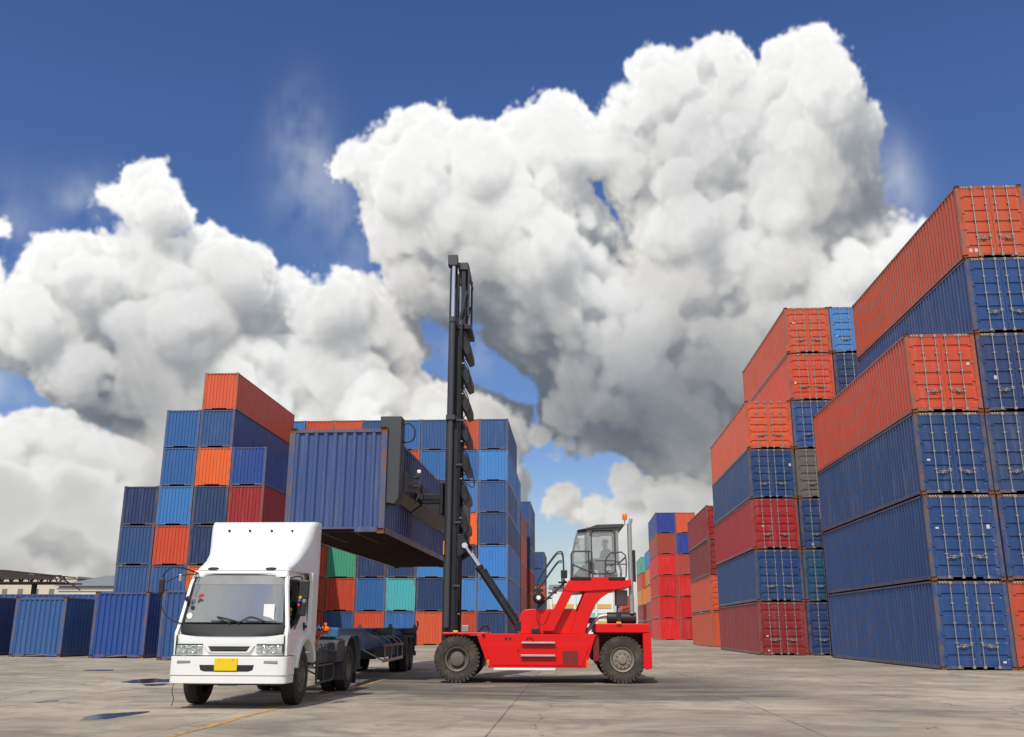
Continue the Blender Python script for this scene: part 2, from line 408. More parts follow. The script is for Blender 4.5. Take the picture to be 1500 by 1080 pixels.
    ax = (AZ0+(np.arange(W)+.5)/ppd).astype(np.float32); ay = (EL0+(np.arange(H)+.5)/ppd).astype(np.float32)
    PX, PY = np.meshgrid(ax, ay); PX = PX.ravel(); PY = PY.ravel()
    S = [np.minimum(lerp2(s, PX, PY), 5.0) for s, _ in layers]
    T = np.ones(PX.shape, np.float32); L1 = np.zeros_like(T); L2 = np.zeros_like(T); AMB = np.zeros_like(T)
    hz = .115; ext = 4.0
    smax = np.max(np.stack(S), 0)
    JIT = ((rng.random(PX.shape, dtype=np.float32)-.5)*hz*.6)
    FS = .34 + .66*np.clip(1-(smax-.2)/1.1, 0, 1)     # crisp puffs at the rims, smoother faces inside
    act0 = np.where(smax > -1.6)[0]
    SA = [Sv[act0] for Sv in S]; SM = [float(Sv.max()) for Sv in S]
    for z in np.arange(-7.3, 6.5, hz, dtype=np.float32):
        f = np.full(act0.shape, -9, np.float32)
        for (s, zc), Sv, mx in zip(layers, SA, SM):
            dd = float((z-zc)**2/(2*R))
            if mx-dd > -1.7: np.maximum(f, Sv-dd, out=f)
        k = np.where((f > -1.7) & (T[act0] > .015))[0]
        if k.size == 0: continue
        idx = act0[k]; x = PX[idx]; y = PY[idx]; zz = z + JIT[idx]
        fk = f[k]
        fk = fk + AB*big(x, y, zz)*np.clip(.22+fk*.75, .12, 1.25)
        near = np.where(fk > -1.0)[0]
        if near.size == 0: continue
        idx = idx[near]; x = x[near]; y = y[near]; zz = zz[near]; fk = fk[near]
        fs = FS[idx]
        fk = fk + AS*fs*small(x, y, zz)
        soft = .42 + .5*np.clip((11-y)/11, 0, 1) + .45*(1-fs)
        d = np.clip(fk/soft, 0, 1)**1.3
        on = np.where(d > 0)[0]
        if on.size == 0: continue
        idx = idx[on]; d = d[on]; x = x[on]; y = y[on]
        a = 1-np.exp(-d*ext*hz)
        kf = float(np.clip((z-zs[0])/dz, 0, len(zs)-1.001)); kz = int(kf); kf -= kz
        TZ = TAU[kz]*(1-kf)+TAU[kz+1]*kf; PZ = TOP[kz]*(1-kf)+TOP[kz+1]*kf
        u = np.clip((x-AZ0)*lq-.5, 0, LW-1.001); v = np.clip((y-EL0)*lq-.5, 0, LH-1.001)
        i = u.astype(int); j = v.astype(int); fu = u-i; fv = v-j
        def smp(A): return (A[j, i]*(1-fu)+A[j, i+1]*fu)*(1-fv) + (A[j+1, i]*(1-fu)+A[j+1, i+1]*fu)*fv
        t = smp(TZ); tp = smp(PZ)
        fine = .16*np.clip(fk[on], 0, 3)              # depth inside the small puffs
        w = T[idx]*a
        L1[idx] += w*(.55*np.exp(-1.25*(t*.8+fine)) + .45*np.exp(-.42*(t+fine)))
        AMB[idx] += w*np.exp(-.16*tp)
        L2[idx] += w
        T[idx] *= 1-a
    A = (1-T)
    n = np.maximum(A, 1e-4)
    return (A.reshape(H, W), (L1/n).reshape(H, W), (AMB/n).reshape(H, W))
def cloud_rgba(ppd=15.0):
    A, L, B = cloud_map(ppd)
    H, W = A.shape
    X, Y = np.meshgrid(AZ0+(np.arange(W)+.5)/ppd, EL0+(np.arange(H)+.5)/ppd)
    dk = np.zeros_like(A)
    for x, y, r, s in DK:
        dk += s*np.exp(-((X-x)**2*.8+(Y-y)**2*1.3)/(r*r))
    sun = np.array([1.0, .968, .905]); amb = np.array([.58, .63, .70])
    k = np.exp(-1.15*dk)
    # warm pale haze low down
    low = np.clip((12-Y)/12, 0, 1)[..., None]
    C = (L*k)[..., None]*sun*SUNK + (B*(.30+.70*k))[..., None]*amb*AMBK
    C = C*(1-.62*low) + low*.62*np.array([.70, .68, .63])
    C = np.sqrt(C*C + np.array([.130, .145, .165])**2)
    lum = np.clip(C.mean(-1, keepdims=True)/.55, 0, 1)
    C = C*(lum + (1-lum)*np.array([.92, 1.0, 1.10]))
    # thin layer near the horizon and a few torn wisps
    rng = np.random.default_rng(8)
    def n2(sx, sy, o):
        a = rng.random((64, 64)); a = (a+np.roll(a, 1, 0)+np.roll(a, 1, 1)+np.roll(np.roll(a, 1, 0), 1, 1))/4
        u = (X*sx+o) % 64; v = (Y*sy+o) % 64; i = u.astype(int); j = v.astype(int); p = u-i; r = v-j
        p = p*p*(3-2*p); r = r*r*(3-2*r); I = (i+1) % 64; J = (j+1) % 64
        return (a[j, i]*(1-p)+a[j, I]*p)*(1-r)+(a[J, i]*(1-p)+a[J, I]*p)*r
    fb = n2(.25, .6, 3)*.5 + n2(.6, 1.5, 9)*.27 + n2(1.5, 3.5, 1)*.15 + n2(4, 8, 1)*.08
    hz = np.clip((9.5-Y)/9, 0, 1)*np.clip((fb-.30)*3.2, 0, 1)*.85*np.clip(1-(X-14)/6*0, 0, 1)
    ws = np.zeros_like(A)
    for x, y, rx, ry, s in WISPS:
        ws += s*np.exp(-((X-x)/rx)**2-((Y-y)/ry)**2)
    wf = n2(.5, .55, 5)*.52 + n2(1.3, 1.0, 2)*.30 + n2(2.9, 2.2, 7)*.13 + n2(6, 5, 7)*.05
    ws *= np.clip((wf-.36)*3.6, 0, 1)
    th = 1-(1-hz)*(1-np.clip(ws, 0, .8))
    tc = np.where((hz > ws)[..., None], np.array([.55, .57, .58]), np.array([.72, .76, .82]))
    A2 = A + (1-A)*th
    C = (C*A[..., None] + tc*((1-A)*th)[..., None])/np.maximum(A2, 1e-4)[..., None]
    A = A2
    out = np.dstack([C*A[..., None], A])              # premultiplied, then softened a touch like haze-lit edges
    for ax in (0, 1): out = (np.roll(out, 1, ax)+2.2*out+np.roll(out, -1, ax))/4.2
    out[..., :3] /= np.maximum(out[..., 3:4], 1e-4)
    return out.astype(np.float32)
SUNK, AMBK = .97, .40
LOBES = [(1.3, 6.68, 1.08, -4.6), (2.64, 6.14, 1.41, -4.6), (0.24, 6.68, 0.66, -4.6), (-1.32, 7.1, 0.58, -4.6), (-0.32, 7.9, 0.58, -4.6), (7.75, 23.86, 2.99, -3.2), (13.6, 23.72, 2.74, -2.6), (-1.99, 22.63, 3.32, -3.2), (-6.07, 27.24, 2.9, -2.2), (7.74, 17.19, 2.07, -3.2), (15.71, 29.76, 2.9, -1.5), (4.72, 29.97, 2.28, -1.5), (-9.68, 26.33, 3.32, -2.0), (17.36, 19.96, 2.9, -2.5), (1.9, 18.25, 2.9, -2.5), (-29.84, 18.75, 2.57, -1.5), (-21.12, 20.06, 2.41, -1.5), (-31.47, 16.25, 2.49, -2.0), (-15.42, 18.74, 2.57, -1.5), (-26.46, 23.46, 1.87, -0.5), (-23.83, 17.21, 3.32, -2.0), (-29.06, 13.92, 2.49, -2.0), (-20.0, 13.97, 2.9, -2.5), (-8.38, 12.05, 2.49, -3.0)]
WISPS = [(-17.8, 28.6, 1.6, 2.2, .5), (-17.2, 25.2, 2.2, 2.6, .38), (-14.6, 23.4, 1.6, 3.0, .35), (20.3, 24.2, 1.4, 2.6, .6), (-30, 22.8, 1.8, 1.6, .6), (-34, 20, 1.5, 2.5, .7), (-6.5, 20, 2.5, 2.0, .4), (4.6, 21.5, 1.6, 2.6, .8), (-5.5, 16.5, 3.0, 1.2, .5), (-33, 12.6, 3, 1.2, .6)]

# ---------------------------------------------------------------- camera
F_PX = 1381.3
cam = bpy.data.cameras.new('camera'); cam.sensor_width = 36; cam.lens = 36*F_PX/1500
cam.clip_start = .1; cam.clip_end = 8000
cam_o = bpy.data.objects.new('camera', cam); COL.objects.link(cam_o)
CAM_H = 1.2814
pt, yw, rl = R(15.4136), R(3.7477), R(.1894)
fw = Vector((-math.sin(yw)*math.cos(pt), math.cos(yw)*math.cos(pt), math.sin(pt)))
rt = Vector((math.cos(yw), math.sin(yw), 0)); up = rt.cross(fw)
r2 = rt*math.cos(rl)+up*math.sin(rl); u2 = up*math.cos(rl)-rt*math.sin(rl)
mw = Matrix((r2, u2, -fw)).transposed().to_4x4(); mw.translation = (0, 0, CAM_H)
cam_o.matrix_world = mw
scene.camera = cam_o

# ---------------------------------------------------------------- light
SUN_EL, SUN_AZ = 50.0, 193.0          # azimuth clockwise from +Y (seen from above): behind the camera, to its left
sd = Vector((math.sin(R(SUN_AZ))*math.cos(R(SUN_EL)), math.cos(R(SUN_AZ))*math.cos(R(SUN_EL)), math.sin(R(SUN_EL))))
sun = bpy.data.lights.new('sun', 'SUN'); sun.energy = 3.5; sun.angle = R(.6); sun.color = (1, .955, .88)
sun_o = bpy.data.objects.new('sun', sun); COL.objects.link(sun_o)
sun_o.rotation_euler = (-sd).to_track_quat('-Z', 'Y').to_euler()
sun_o.location = (0, 0, 60)

w = bpy.data.worlds.new('World'); scene.world = w; w.use_nodes = True
nt = w.node_tree; nt.nodes.clear(); g = N(nt)
out = g.n('ShaderNodeOutputWorld'); bg = g.n('ShaderNodeBackground'); SKY = .10
bg.inputs['Strength'].default_value = SKY
sky = g.n('ShaderNodeTexSky', sky_type='NISHITA'); sky.sun_disc = False
sky.sun_elevation = R(SUN_EL); sky.sun_rotation = R(SUN_AZ)
sky.altitude = 0; sky.air_density = 1.0; sky.dust_density = .6; sky.ozone_density = 3.0
RG = cloud_rgba(17.0)
RG[..., :3] *= RG[..., 3:4]
img = bpy.data.images.new('cumulus_bank', RG.shape[1], RG.shape[0], alpha=True, float_buffer=True)
img.colorspace_settings.name = 'Non-Color'; img.alpha_mode = 'CHANNEL_PACKED'
img.pixels.foreach_set(np.ascontiguousarray(RG, np.float32).ravel()); img.update(); img.pack()
dirv = g.n('ShaderNodeTexCoord').outputs['Generated']
sp = g.n('ShaderNodeSeparateXYZ'); g.put(sp.inputs[0], dirv)
az = g.math('ARCTAN2', sp.outputs[0], sp.outputs[1]); el = g.math('ARCSINE', sp.outputs[2])
D2R = math.pi/180
cb = g.n('ShaderNodeCombineXYZ')
g.put(cb.inputs[0], g.math('DIVIDE', g.math('SUBTRACT', az, AZ0*D2R), (AZ1-AZ0)*D2R))
g.put(cb.inputs[1], g.math('DIVIDE', g.math('SUBTRACT', el, EL0*D2R), (EL1-EL0)*D2R))
it = g.n('ShaderNodeTexImage', extension='CLIP', interpolation='Linear'); it.image = img; g.put(it.inputs[0], cb.outputs[0])
# unseen procedural cumulus over the rest of the sky, thickened for ambient fill
ndir = g.noise(g.mapping(dirv, (1, 1, 2.2)), 2.6, 7, .58)
rest = g.math('MULTIPLY', g.ramp(ndir, .40, .56), g.math('MULTIPLY', g.ramp(sp.outputs[1], .62, .35), g.ramp(sp.outputs[2], .01, .12)))
hs = g.n('ShaderNodeHueSaturation'); hs.inputs['Saturation'].default_value = 1.2; hs.inputs['Value'].default_value = 1.08; hs.inputs['Hue'].default_value = .515
g.put(hs.inputs['Color'], sky.outputs[0])
col = g.mix(rest, hs.outputs[0], (7.2, 7.2, 7.4, 1))
inv = g.math('SUBTRACT', 1.0, it.outputs['Alpha'])
sc1 = g.n('ShaderNodeVectorMath', operation='SCALE'); g.put(sc1.inputs[0], col); g.put(sc1.inputs['Scale'], inv)
sc2 = g.n('ShaderNodeVectorMath', operation='SCALE'); g.put(sc2.inputs[0], it.outputs['Color']); sc2.inputs['Scale'].default_value = 1.0/SKY
g.put(bg.inputs['Color'], g.vmath('ADD', sc1.outputs[0], sc2.outputs[0]))
nt.links.new(bg.outputs[0], out.inputs[0])
w.cycles.sampling_method = 'MANUAL'; w.cycles.sample_map_resolution = 1024

scene.view_settings.view_transform = 'Standard'; scene.view_settings.look = 'None'
scene.view_settings.exposure = 0.0; scene.view_settings.gamma = 1.0; scene.view_settings.use_curve_mapping = False
scene.render.engine = 'CYCLES'
scene.cycles.max_bounces = 6; scene.cycles.diffuse_bounces = 3; scene.cycles.glossy_bounces = 3; scene.cycles.transparent_max_bounces = 10
scene.cycles.use_denoising = True
scene.cycles.caustics_reflective = False; scene.cycles.caustics_refractive = False

# ---------------------------------------------------------------- ground
def ground_mat():
    m, nt, b = new_mat('worn_concrete'); g = N(nt)
    p = g.n('ShaderNodeNewGeometry').outputs['Position']
    s = g.n('ShaderNodeSeparateXYZ'); g.put(s.inputs[0], p)
    n1 = g.noise(p, .16, 6, .6, .4); n2 = g.noise(p, .9, 7, .68, .9); n3 = g.noise(p, 9, 5, .65); n4 = g.noise(p, 55, 3, .6)
    # sweeping tyre marks: long across the yard, thin the other way
    warp = g.n('ShaderNodeTexNoise'); warp.inputs['Scale'].default_value = .07; warp.inputs['Detail'].default_value = 3; g.put(warp.inputs['Vector'], p)
    ws_ = g.n('ShaderNodeVectorMath', operation='SCALE'); g.put(ws_.inputs[0], warp.outputs[1]); ws_.inputs['Scale'].default_value = 9.0
    q = g.vmath('ADD', p, ws_.outputs[0])
    def rot(v, a, sc):
        mp = g.n('ShaderNodeMapping'); g.put(mp.inputs[0], v); mp.inputs['Rotation'].default_value = (0, 0, R(a)); mp.inputs['Scale'].default_value = sc; return mp.outputs[0]
    t1 = g.noise(rot(q, 12, (.36, .52, 1)), 1.0, 7, .68, .9); t2 = g.noise(rot(q, 52, (.24, 2.0, 1)), 1.0, 6, .68, .6)
    t3 = g.noise(rot(q, -62, (.16, 2.0, 1)), 1.0, 5, .66, .5)
    c = g.mix(g.ramp(n1, .35, .68), (.295, .245, .184, 1), (.47, .402, .312, 1))
    c = g.mix(g.math('MULTIPLY', g.ramp(n2, .44, .68), .62), c, (.175, .150, .118, 1))
    c = g.mix(g.math('MULTIPLY', g.ramp(t1, .45, .70), .46), c, (.098, .088, .075, 1))
    c = g.mix(g.math('MULTIPLY', g.ramp(t2, .48, .70), .26), c, (.085, .077, .068, 1))
    c = g.mix(g.math('MULTIPLY', g.ramp(t3, .55, .70), .35), c, (.10, .09, .078, 1))
    c = g.mix(g.math('MULTIPLY', g.ramp(n3, .55, .72), .40), c, (.40, .375, .33, 1))
    c = g.mix(g.math('MULTIPLY', g.ramp(n4, .55, .8), .35), c, (.09, .08, .07, 1))
    # darker noise-edged band across the ground around the machines
    dark_band_y = g.math('ADD', s.outputs[1], g.math('ADD', g.math('MULTIPLY', g.noise(p, .35, 4, .6), 9.0), -4.5))
    ln = g.math('MULTIPLY', g.ramp(dark_band_y, 17.2, 20.2), g.ramp(dark_band_y, 30, 25.5))
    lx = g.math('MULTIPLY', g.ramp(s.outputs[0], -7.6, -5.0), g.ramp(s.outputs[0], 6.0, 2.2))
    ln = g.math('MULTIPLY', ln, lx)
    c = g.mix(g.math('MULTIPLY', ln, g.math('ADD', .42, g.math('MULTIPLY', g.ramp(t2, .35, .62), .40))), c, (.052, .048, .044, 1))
    # slab joints (sawn lines) and cracks
    def joint(coord, pitch, off, wd):
        t = g.math('ABSOLUTE', g.math('SUBTRACT', g.math('FRACT', g.math('DIVIDE', g.math('ADD', coord, off), pitch)), .5))
        return g.math('LESS_THAN', t, wd/pitch)
    jn = g.noise(p, 2.2, 4, .6)
    jx = joint(g.math('ADD', s.outputs[0], g.math('MULTIPLY', jn, .03)), 4.2, 3.2, .011); jy = joint(g.math('ADD', s.outputs[1], g.math('MULTIPLY', jn, .03)), 5.2, 2.35, .013)
    vo = g.n('ShaderNodeTexVoronoi', feature='DISTANCE_TO_EDGE'); vo.inputs['Scale'].default_value = .16
    wn = g.n('ShaderNodeTexNoise'); wn.inputs['Scale'].default_value = .8; wn.inputs['Detail'].default_value = 6; g.put(wn.inputs['Vector'], p)
    g.put(vo.inputs['Vector'], g.vmath('ADD', p, wn.outputs[1]))
    cr = g.math('MULTIPLY', g.math('LESS_THAN', vo.outputs[0], .0014), g.ramp(n2, .45, .55))
    j = g.math('MAXIMUM', g.math('MAXIMUM', jx, jy), cr)
    c = g.mix(g.math('MULTIPLY', j, g.math('MULTIPLY', g.ramp(n2, .30, .55), .75)), c, (.045, .04, .036, 1))
    g.put(b.inputs['Base Color'], c)
    g.put(b.inputs['Roughness'], g.math('SUBTRACT', .92, g.math('MULTIPLY', g.ramp(t1, .5, .7), .25)))
    b.inputs['Specular IOR Level'].default_value = .35
    h = g.math('SUBTRACT', g.math('ADD', g.math('MULTIPLY', n3, .5), g.math('MULTIPLY', n4, .35)), g.math('MULTIPLY', j, .6))
    g.put(b.inputs['Normal'], g.bump(h, .5, .012))
    return m
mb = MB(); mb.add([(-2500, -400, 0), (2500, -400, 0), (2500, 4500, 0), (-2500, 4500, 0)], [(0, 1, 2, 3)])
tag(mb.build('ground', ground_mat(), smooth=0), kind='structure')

# worn yellow line, parallel to the rows
def line_mat():
    m, nt, b = new_mat('worn_line_paint'); g = N(nt)
    p = g.n('ShaderNodeNewGeometry').outputs['Position']
    n = g.noise(p, 5, 6, .7, .5); n2 = g.noise(g.mapping(p, (3, .4, 1)), 1.5, 4, .6)
    f = g.ramp(g.math('ADD', g.math('MULTIPLY', n, .6), g.math('MULTIPLY', n2, .4)), .40, .56)
    g.put(b.inputs['Base Color'], g.mix(f, (.70, .33, .03, 1), (.24, .18, .11, 1)))
    b.inputs['Roughness'].default_value = .85
    return m
mb = MB(); ys = [8 + .5*i for i in range(50)]; rr = random.Random(5)
L_ = [(-4.985 + rr.uniform(-.008, .008), y, .004) for y in ys]; R_ = [(-4.875 + rr.uniform(-.008, .008), y, .004) for y in ys]
n = len(ys); mb.add(L_+R_, [(i, i+n, i+n+1, i+1) for i in range(n-1)])
tag(mb.build('yellow_line', line_mat(), smooth=0), kind='structure')

# shallow puddles
def water_mat():
    m, nt, b = new_mat('puddle_water'); g = N(nt)
    p = g.n('ShaderNodeNewGeometry').outputs['Position']
    b.inputs['Base Color'].default_value = (.022, .020, .022, 1); b.inputs['Roughness'].default_value = .16
    g.put(b.inputs['Normal'], g.bump(g.noise(p, 6, 2, .5), .05, .01))
    return m
WATER = water_mat()
def puddle(cx, cy, rx, ry, seed, a=0.0):
    rr = random.Random(seed); k = 40
    ph = [rr.uniform(0, 6.28) for _ in range(5)]
    pts = []
    for i in range(k):
        t = 2*math.pi*i/k
        q = 1 + .22*math.sin(2*t+ph[0]) + .14*math.sin(3*t+ph[1]) + .09*math.sin(5*t+ph[2]) + .05*math.sin(9*t+ph[3])
        x, y = rx*q*math.cos(t), ry*q*math.sin(t)
        pts.append((cx+x*math.cos(a)-y*math.sin(a), cy+x*math.sin(a)+y*math.cos(a), .0045))
    mb = MB(); mb.add(pts+[(cx, cy, .0045)], [(i, (i+1) % k, k) for i in range(k)])
    tag(mb.build('puddle', WATER, smooth=0), kind='structure')
puddle(-6.95, 14.6, .24, .80, 1); puddle(-9.4, 17.2, .10, .26, 2); puddle(-14.6, 29.6, .34, .5, 3); puddle(-10.4, 24.0, .62, 1.2, 4, .1); puddle(-9.7, 22.4, .30, .4, 5)

# ---------------------------------------------------------------- shipping containers
PAL = {
 'orange': (.58, .085, .028), 'vermilion': (.53, .062, .022), 'bright orange': (.78, .125, .016), 'dark red': (.215, .017, .019), 'crimson': (.32, .015, .020),
 'bright red': (.56, .010, .011), 'brick red': (.36, .055, .035), 'blue': (.028, .080, .225), 'navy blue': (.019, .044, .130), 'royal blue': (.014, .058, .235),
 'light blue': (.045, .205, .53), 'mid blue': (.028, .125, .36), 'steel blue': (.030, .095, .25), 'teal blue': (.016, .075, .17), 'cyan': (.07, .42, .44),
 'green': (.07, .36, .21), 'grey': (.13, .12, .105), 'amber orange': (.72, .22, .035), 'violet blue': (.022, .045, .27), 'deep blue': (.013, .050, .170), 'worn blue': (.042, .088, .235), 'sea green': (.10, .36, .30),
}
def corr_profile(w, n, d):
    """outline of a trapezoid corrugated sheet across a width, as (along, in/out)"""
    p = w/n; pts = []
    for i in range(n):
        a = -w/2+i*p
        pts += [(a, 0), (a+.30*p, 0), (a+.46*p, d), (a+.84*p, d)]
    pts.append((w/2, 0)); return pts
_proto = {}
def container_meshes(kind, W, H, L):
    key = (kind, round(W, 3), round(H, 3), round(L, 3))
    if key in _proto: return _proto[key]
    near = kind.startswith('near'); door = 'door' in kind
    P, Fm = M['paint'], M['frame']
    x1 = W/2; cs = (.178, .162, .118)
    parts = []
    # frame: posts, rails, header, sill
    mb = MB()
    e = .003
    for sx in (-1, 1):
        a, b = sorted((sx*x1*1.0-sx*e, sx*(x1-.145)))
        for y0, y1 in ((e, .105), (L-.105, L-e)): mb.box(a, b, y0, y1, cs[2], H-cs[2])
        a, b = sorted((sx*(x1-.008), sx*(x1-.065)))
        mb.box(a, b, cs[1], L-cs[1], .035, .165); mb.box(a, b, cs[1], L-cs[1], H-.085, H-.022)
    xi = x1-cs[0]
    for y0, y1 in ((.012, .09), (L-.09, L-.012)):
        hh = .135 if door and y0 < 1 else .105
        mb.box(-xi, xi, y0, y1, H-hh, H-.028)
        mb.box(-xi, -.50, y0, y1, .035, .150); mb.box(.50, xi, y0, y1, .035, .150); mb.box(-.50, .50, y0+.012, y1, .105, .149)
    if not near:
        for sx in (-1, 1):
            a, b = sorted((sx*x1, sx*(x1-cs[0])))
            for y0, y1 in ((0, cs[1]), (L-cs[1], L)):
                mb.box(a, b, y0, y1, 0, cs[2]-.001); mb.box(a, b, y0, y1, H-cs[2]+.001, H)
    parts.append(('frame', mb.mesh('frame', Fm, 30), (0, 0, 0), []))
    # long sides
    n = max(6, round(L/(.31 if L > 8 else .28)))
    for sx in (-1, 1):
        prof = corr_profile(L-.21, n, -.036)
        z0, z1 = .150, H-.075
        vs = [(sx*(x1-.016+d), L/2+a, z) for z in (z0, z1) for a, d in prof]
        m = len(prof); fs = [(i, i+1, i+1+m, i+m) for i in range(m-1)]
        mb = MB(); mb.add(vs, fs); parts.append(('side_wall', mb.mesh('side_wall', P, 20), (0, 0, 0), []))
    mb = MB(); mb.box(-x1+.06, x1-.06, .09, L-.09, H-.065, H-.04)
    parts.append(('roof', mb.mesh('roof', P, 0), (0, 0, 0), []))
    def blank(y, s):
        prof = corr_profile(W-.29, 9, .046)
        vs = [(a, y+s*(d+.022), z) for z in (.145, H-.10) for a, d in prof]
        m = len(prof); mb = MB(); mb.add(vs, [(i, i+1, i+1+m, i+m) for i in range(m-1)])
        return mb.mesh('end_wall', P, 20)
    parts.append(('end_wall', blank(L, -1), (0, 0, 0), []))
    if not door:
        parts.append(('end_wall', blank(0, 1), (0, 0, 0), []))
    else:
        wl = (W-.30)/2-.006; z0, z1 = .158, H-.142; hgt = z1-z0
        prof = [(0, 0)]
        for c in (.10, .30, .47, .64, .86):
            zc = hgt*c
            prof += [(zc-.085, 0), (zc-.052, .034), (zc+.052, .034), (zc+.085, 0)]
        prof.append((hgt, 0))
        for sx in (-1, 1):
            mb = MB(); xa, xb = sorted((sx*.006, sx*(.006+wl)))
            # leaf: flat border with recessed horizontal corrugations
            q = [(xa, .03), (xa+.075, .03), (xa+.11, 1), (xb-.11, 1), (xb-.075, .03), (xb, .03)]
            m = len(q); vs = []
            for zz, d in prof:
                for x, f in q: vs.append((x, .022 + (d if f == 1 else 0), z0+zz))
            fs = [(r*m+i, r*m+i+1, (r+1)*m+i+1, (r+1)*m+i) for r in range(len(prof)-1) for i in range(m-1)]
            mb.add(vs, fs); mb.box(xa, xb, .062, .085, z0, z1)
            for zc in (.12, .38, .63, .88):                       # hinges
                xh = sx*(.006+wl); a, b = sorted((xh-sx*.10, xh+sx*.035))
                mb.box(a, b, -.006, .020, z0+hgt*zc-.035, z0+hgt*zc+.035)
            subs = []
            for k, fx in enumerate((.30, .78)):
                xr = sx*(.006+wl*(1-fx) if False else .006+wl*(.16 if k == 0 else .60))
                r = MB(); r.cyl((xr, -.028, .07), (xr, -.028, H-.06), .019, n=8)
                for zc in (.10, H-.09): r.box(xr-.045, xr+.045, -.052, .012, zc-.05, zc+.05)
                for zc in (.30, .52, .74): r.box(xr-.05, xr+.05, -.040, .021, H*zc-.022, H*zc+.022)
                subs.append(('lock_rod', r.mesh('lock_rod', M['galv'], 35)))
                h = MB(); zc = .80 if k == 0 else .74
                h.cyl((xr, -.052, zc), (xr+sx*.40 if k == 0 else xr-sx*.34, -.055, zc), .013, n=6)
                h.box(xr-.03, xr+.03, -.062, -.012, zc-.04, zc+.04)
                h.box(xr+sx*.22-.03 if k == 0 else xr-sx*.2-.03, xr+sx*.22+.03 if k == 0 else xr-sx*.2+.03, -.06, .02, zc-.035, zc+.035)
                subs.append(('door_handle', h.mesh('door_handle', M['galv'], 35)))
            parts.append(('door', mb.mesh('door', P, 20), (0, 0, 0), subs))
        if near and H > 2.8:
            mb = MB()
            for a, b in ((-xi+.05, -.52), (.52, xi-.05)): mb.box(a, b, .006, .0115, H-.095, H-.034)
            parts.append(('hazard_stripe', mb.mesh('hazard_stripe', M['stripe'], 0), (0, 0, 0), []))
    if near:
        # corner castings with their oval eye holes
        bm = bmesh.new(); bmesh.ops.create_cube(bm, size=1)
        for v in bm.verts: v.co = Vector((v.co.x*cs[0], v.co.y*cs[1], v.co.z*cs[2]))
        bm.faces.ensure_lookup_table()
        sidef = [f for f in bm.faces if abs(f.normal.z) < .5]
        for f in sidef:
            r = bmesh.ops.inset_individual(bm, faces=[f], thickness=.036)
            bmesh.ops.translate(bm, verts=f.verts, vec=-f.normal*.035)
        me = bpy.data.meshes.new('corner_casting'); bm.to_mesh(me); bm.free(); me.materials.append(M['casting'])
        me.update()
        for sx in (-1, 1):
            for yy in (cs[1]/2, L-cs[1]/2):
                for zz in (cs[2]/2, H-cs[2]/2):
                    parts.append(('corner_casting', me, (sx*(x1-cs[0]/2), yy, zz), []))
    if kind == 'near_lifted':
        mb = MB()
        mb.box(-x1+.07, x1-.07, .1, L-.1, .135, .155)
        k = int(L/.45)
        for i in range(k): y = .3+(L-.6)*i/(k-1); mb.box(-x1+.066, x1-.066, y-.025, y+.025, .045, .134)
        for sx in (-1, 1): mb.box(sx*.42-.06, sx*.42+.06, .12, 3.2, .05, .13)
        parts.append(('underframe', mb.mesh('underframe', M['underside'], 0), (0, 0, 0), []))
    _proto[key] = parts
    return parts

ALL = []
def container(kind, color, loc, W=2.438, H=2.59, L=12.19, rz=0.0, label='', group=None):
    root = empty('shipping_container', loc, rz)
    tag(root, label, 'container', group)
    q = random.uniform(.86, 1.14); c = (*[max(0, v*q*random.uniform(.96, 1.04)) for v in PAL[color]], 1)
    if kind == 'near_door':
        for k in range(random.choice((0, 1, 1, 2))):
            a = random.choice((-1, 1)); mb = MB(); x = a*random.uniform(.62, .98); z = random.choice((.24, .26, .95, 1.2, 1.75))
            mb.box(x-.055, x+.055, .0165, .0205, z-.035, z+random.choice((.03, .05, .10))); s = mb.build('sticker', M['label'], root, 0)
    for name, me, l, subs in container_meshes(kind, W, H, L):
        o = bpy.data.objects.new(name, me); link(o, root); o.location = l; o.color = c
        for sn, sm in subs:
            s = bpy.data.objects.new(sn, sm); link(s, o); s.color = c
    ALL.append(root)
    return root

ORD = ['bottom', 'second from ground', 'third from ground', 'fourth from ground', 'fifth from ground', 'sixth from ground', 'seventh from ground']
def stack(kind, x0, y0, cols, pitch, H, L, colnames, place, group, W=2.438, rz=0.0, kinds=None, skip=()):
    """cols: one list of colours, ground up, per column from left to right; None leaves a gap"""
    for i, col in enumerate(cols):
        top = len(col)-1
        for k, c in enumerate(col):
            if c is None or (i, k) in skip: continue
            lev = 'topmost' if k == top and k > 0 else ORD[k]
            where = f'{colnames[i]}, {place}' if colnames[i] else place
            lab = f'{c} container, {lev}, {where}'
            kk = kinds.get((i, k), kind) if kinds else kind
            dx = i*pitch+pitch/2; jx = random.uniform(-.018, .018)
            container(kk, c, (x0+dx*math.cos(rz)+jx, y0+dx*math.sin(rz)+random.uniform(-.03, .03), k*(H+.004)), W, H, L, rz, lab, group)

# near stack on the right: high-cube boxes, doors towards the camera
stack('near_door', 12.04, 33.5, [['deep blue', 'deep blue', 'deep blue', 'vermilion'], ['vermilion', 'deep blue', 'navy blue', 'navy blue', 'deep blue', 'orange']],
      2.48, 2.905, 13.716, ['left column', 'right column'], 'the nearest right-hand stack', 'containers in the nearest right-hand stack')
# second stack on the right
stack('near_door', 9.42, 51.1, [['dark red', 'deep blue', 'crimson', 'deep blue', 'orange'],
                                ['navy blue', 'teal blue', 'navy blue', 'grey', 'blue', 'vermilion', 'orange'],
                                ['navy blue', 'navy blue', 'navy blue', 'navy blue', 'navy blue', 'navy blue', 'light blue']],
      2.50, 2.672, 13.716, ['left column', 'middle column', 'right column'], 'the second right-hand stack', 'containers in the second right-hand stack',
      skip={(2, 0), (2, 1), (2, 2)})
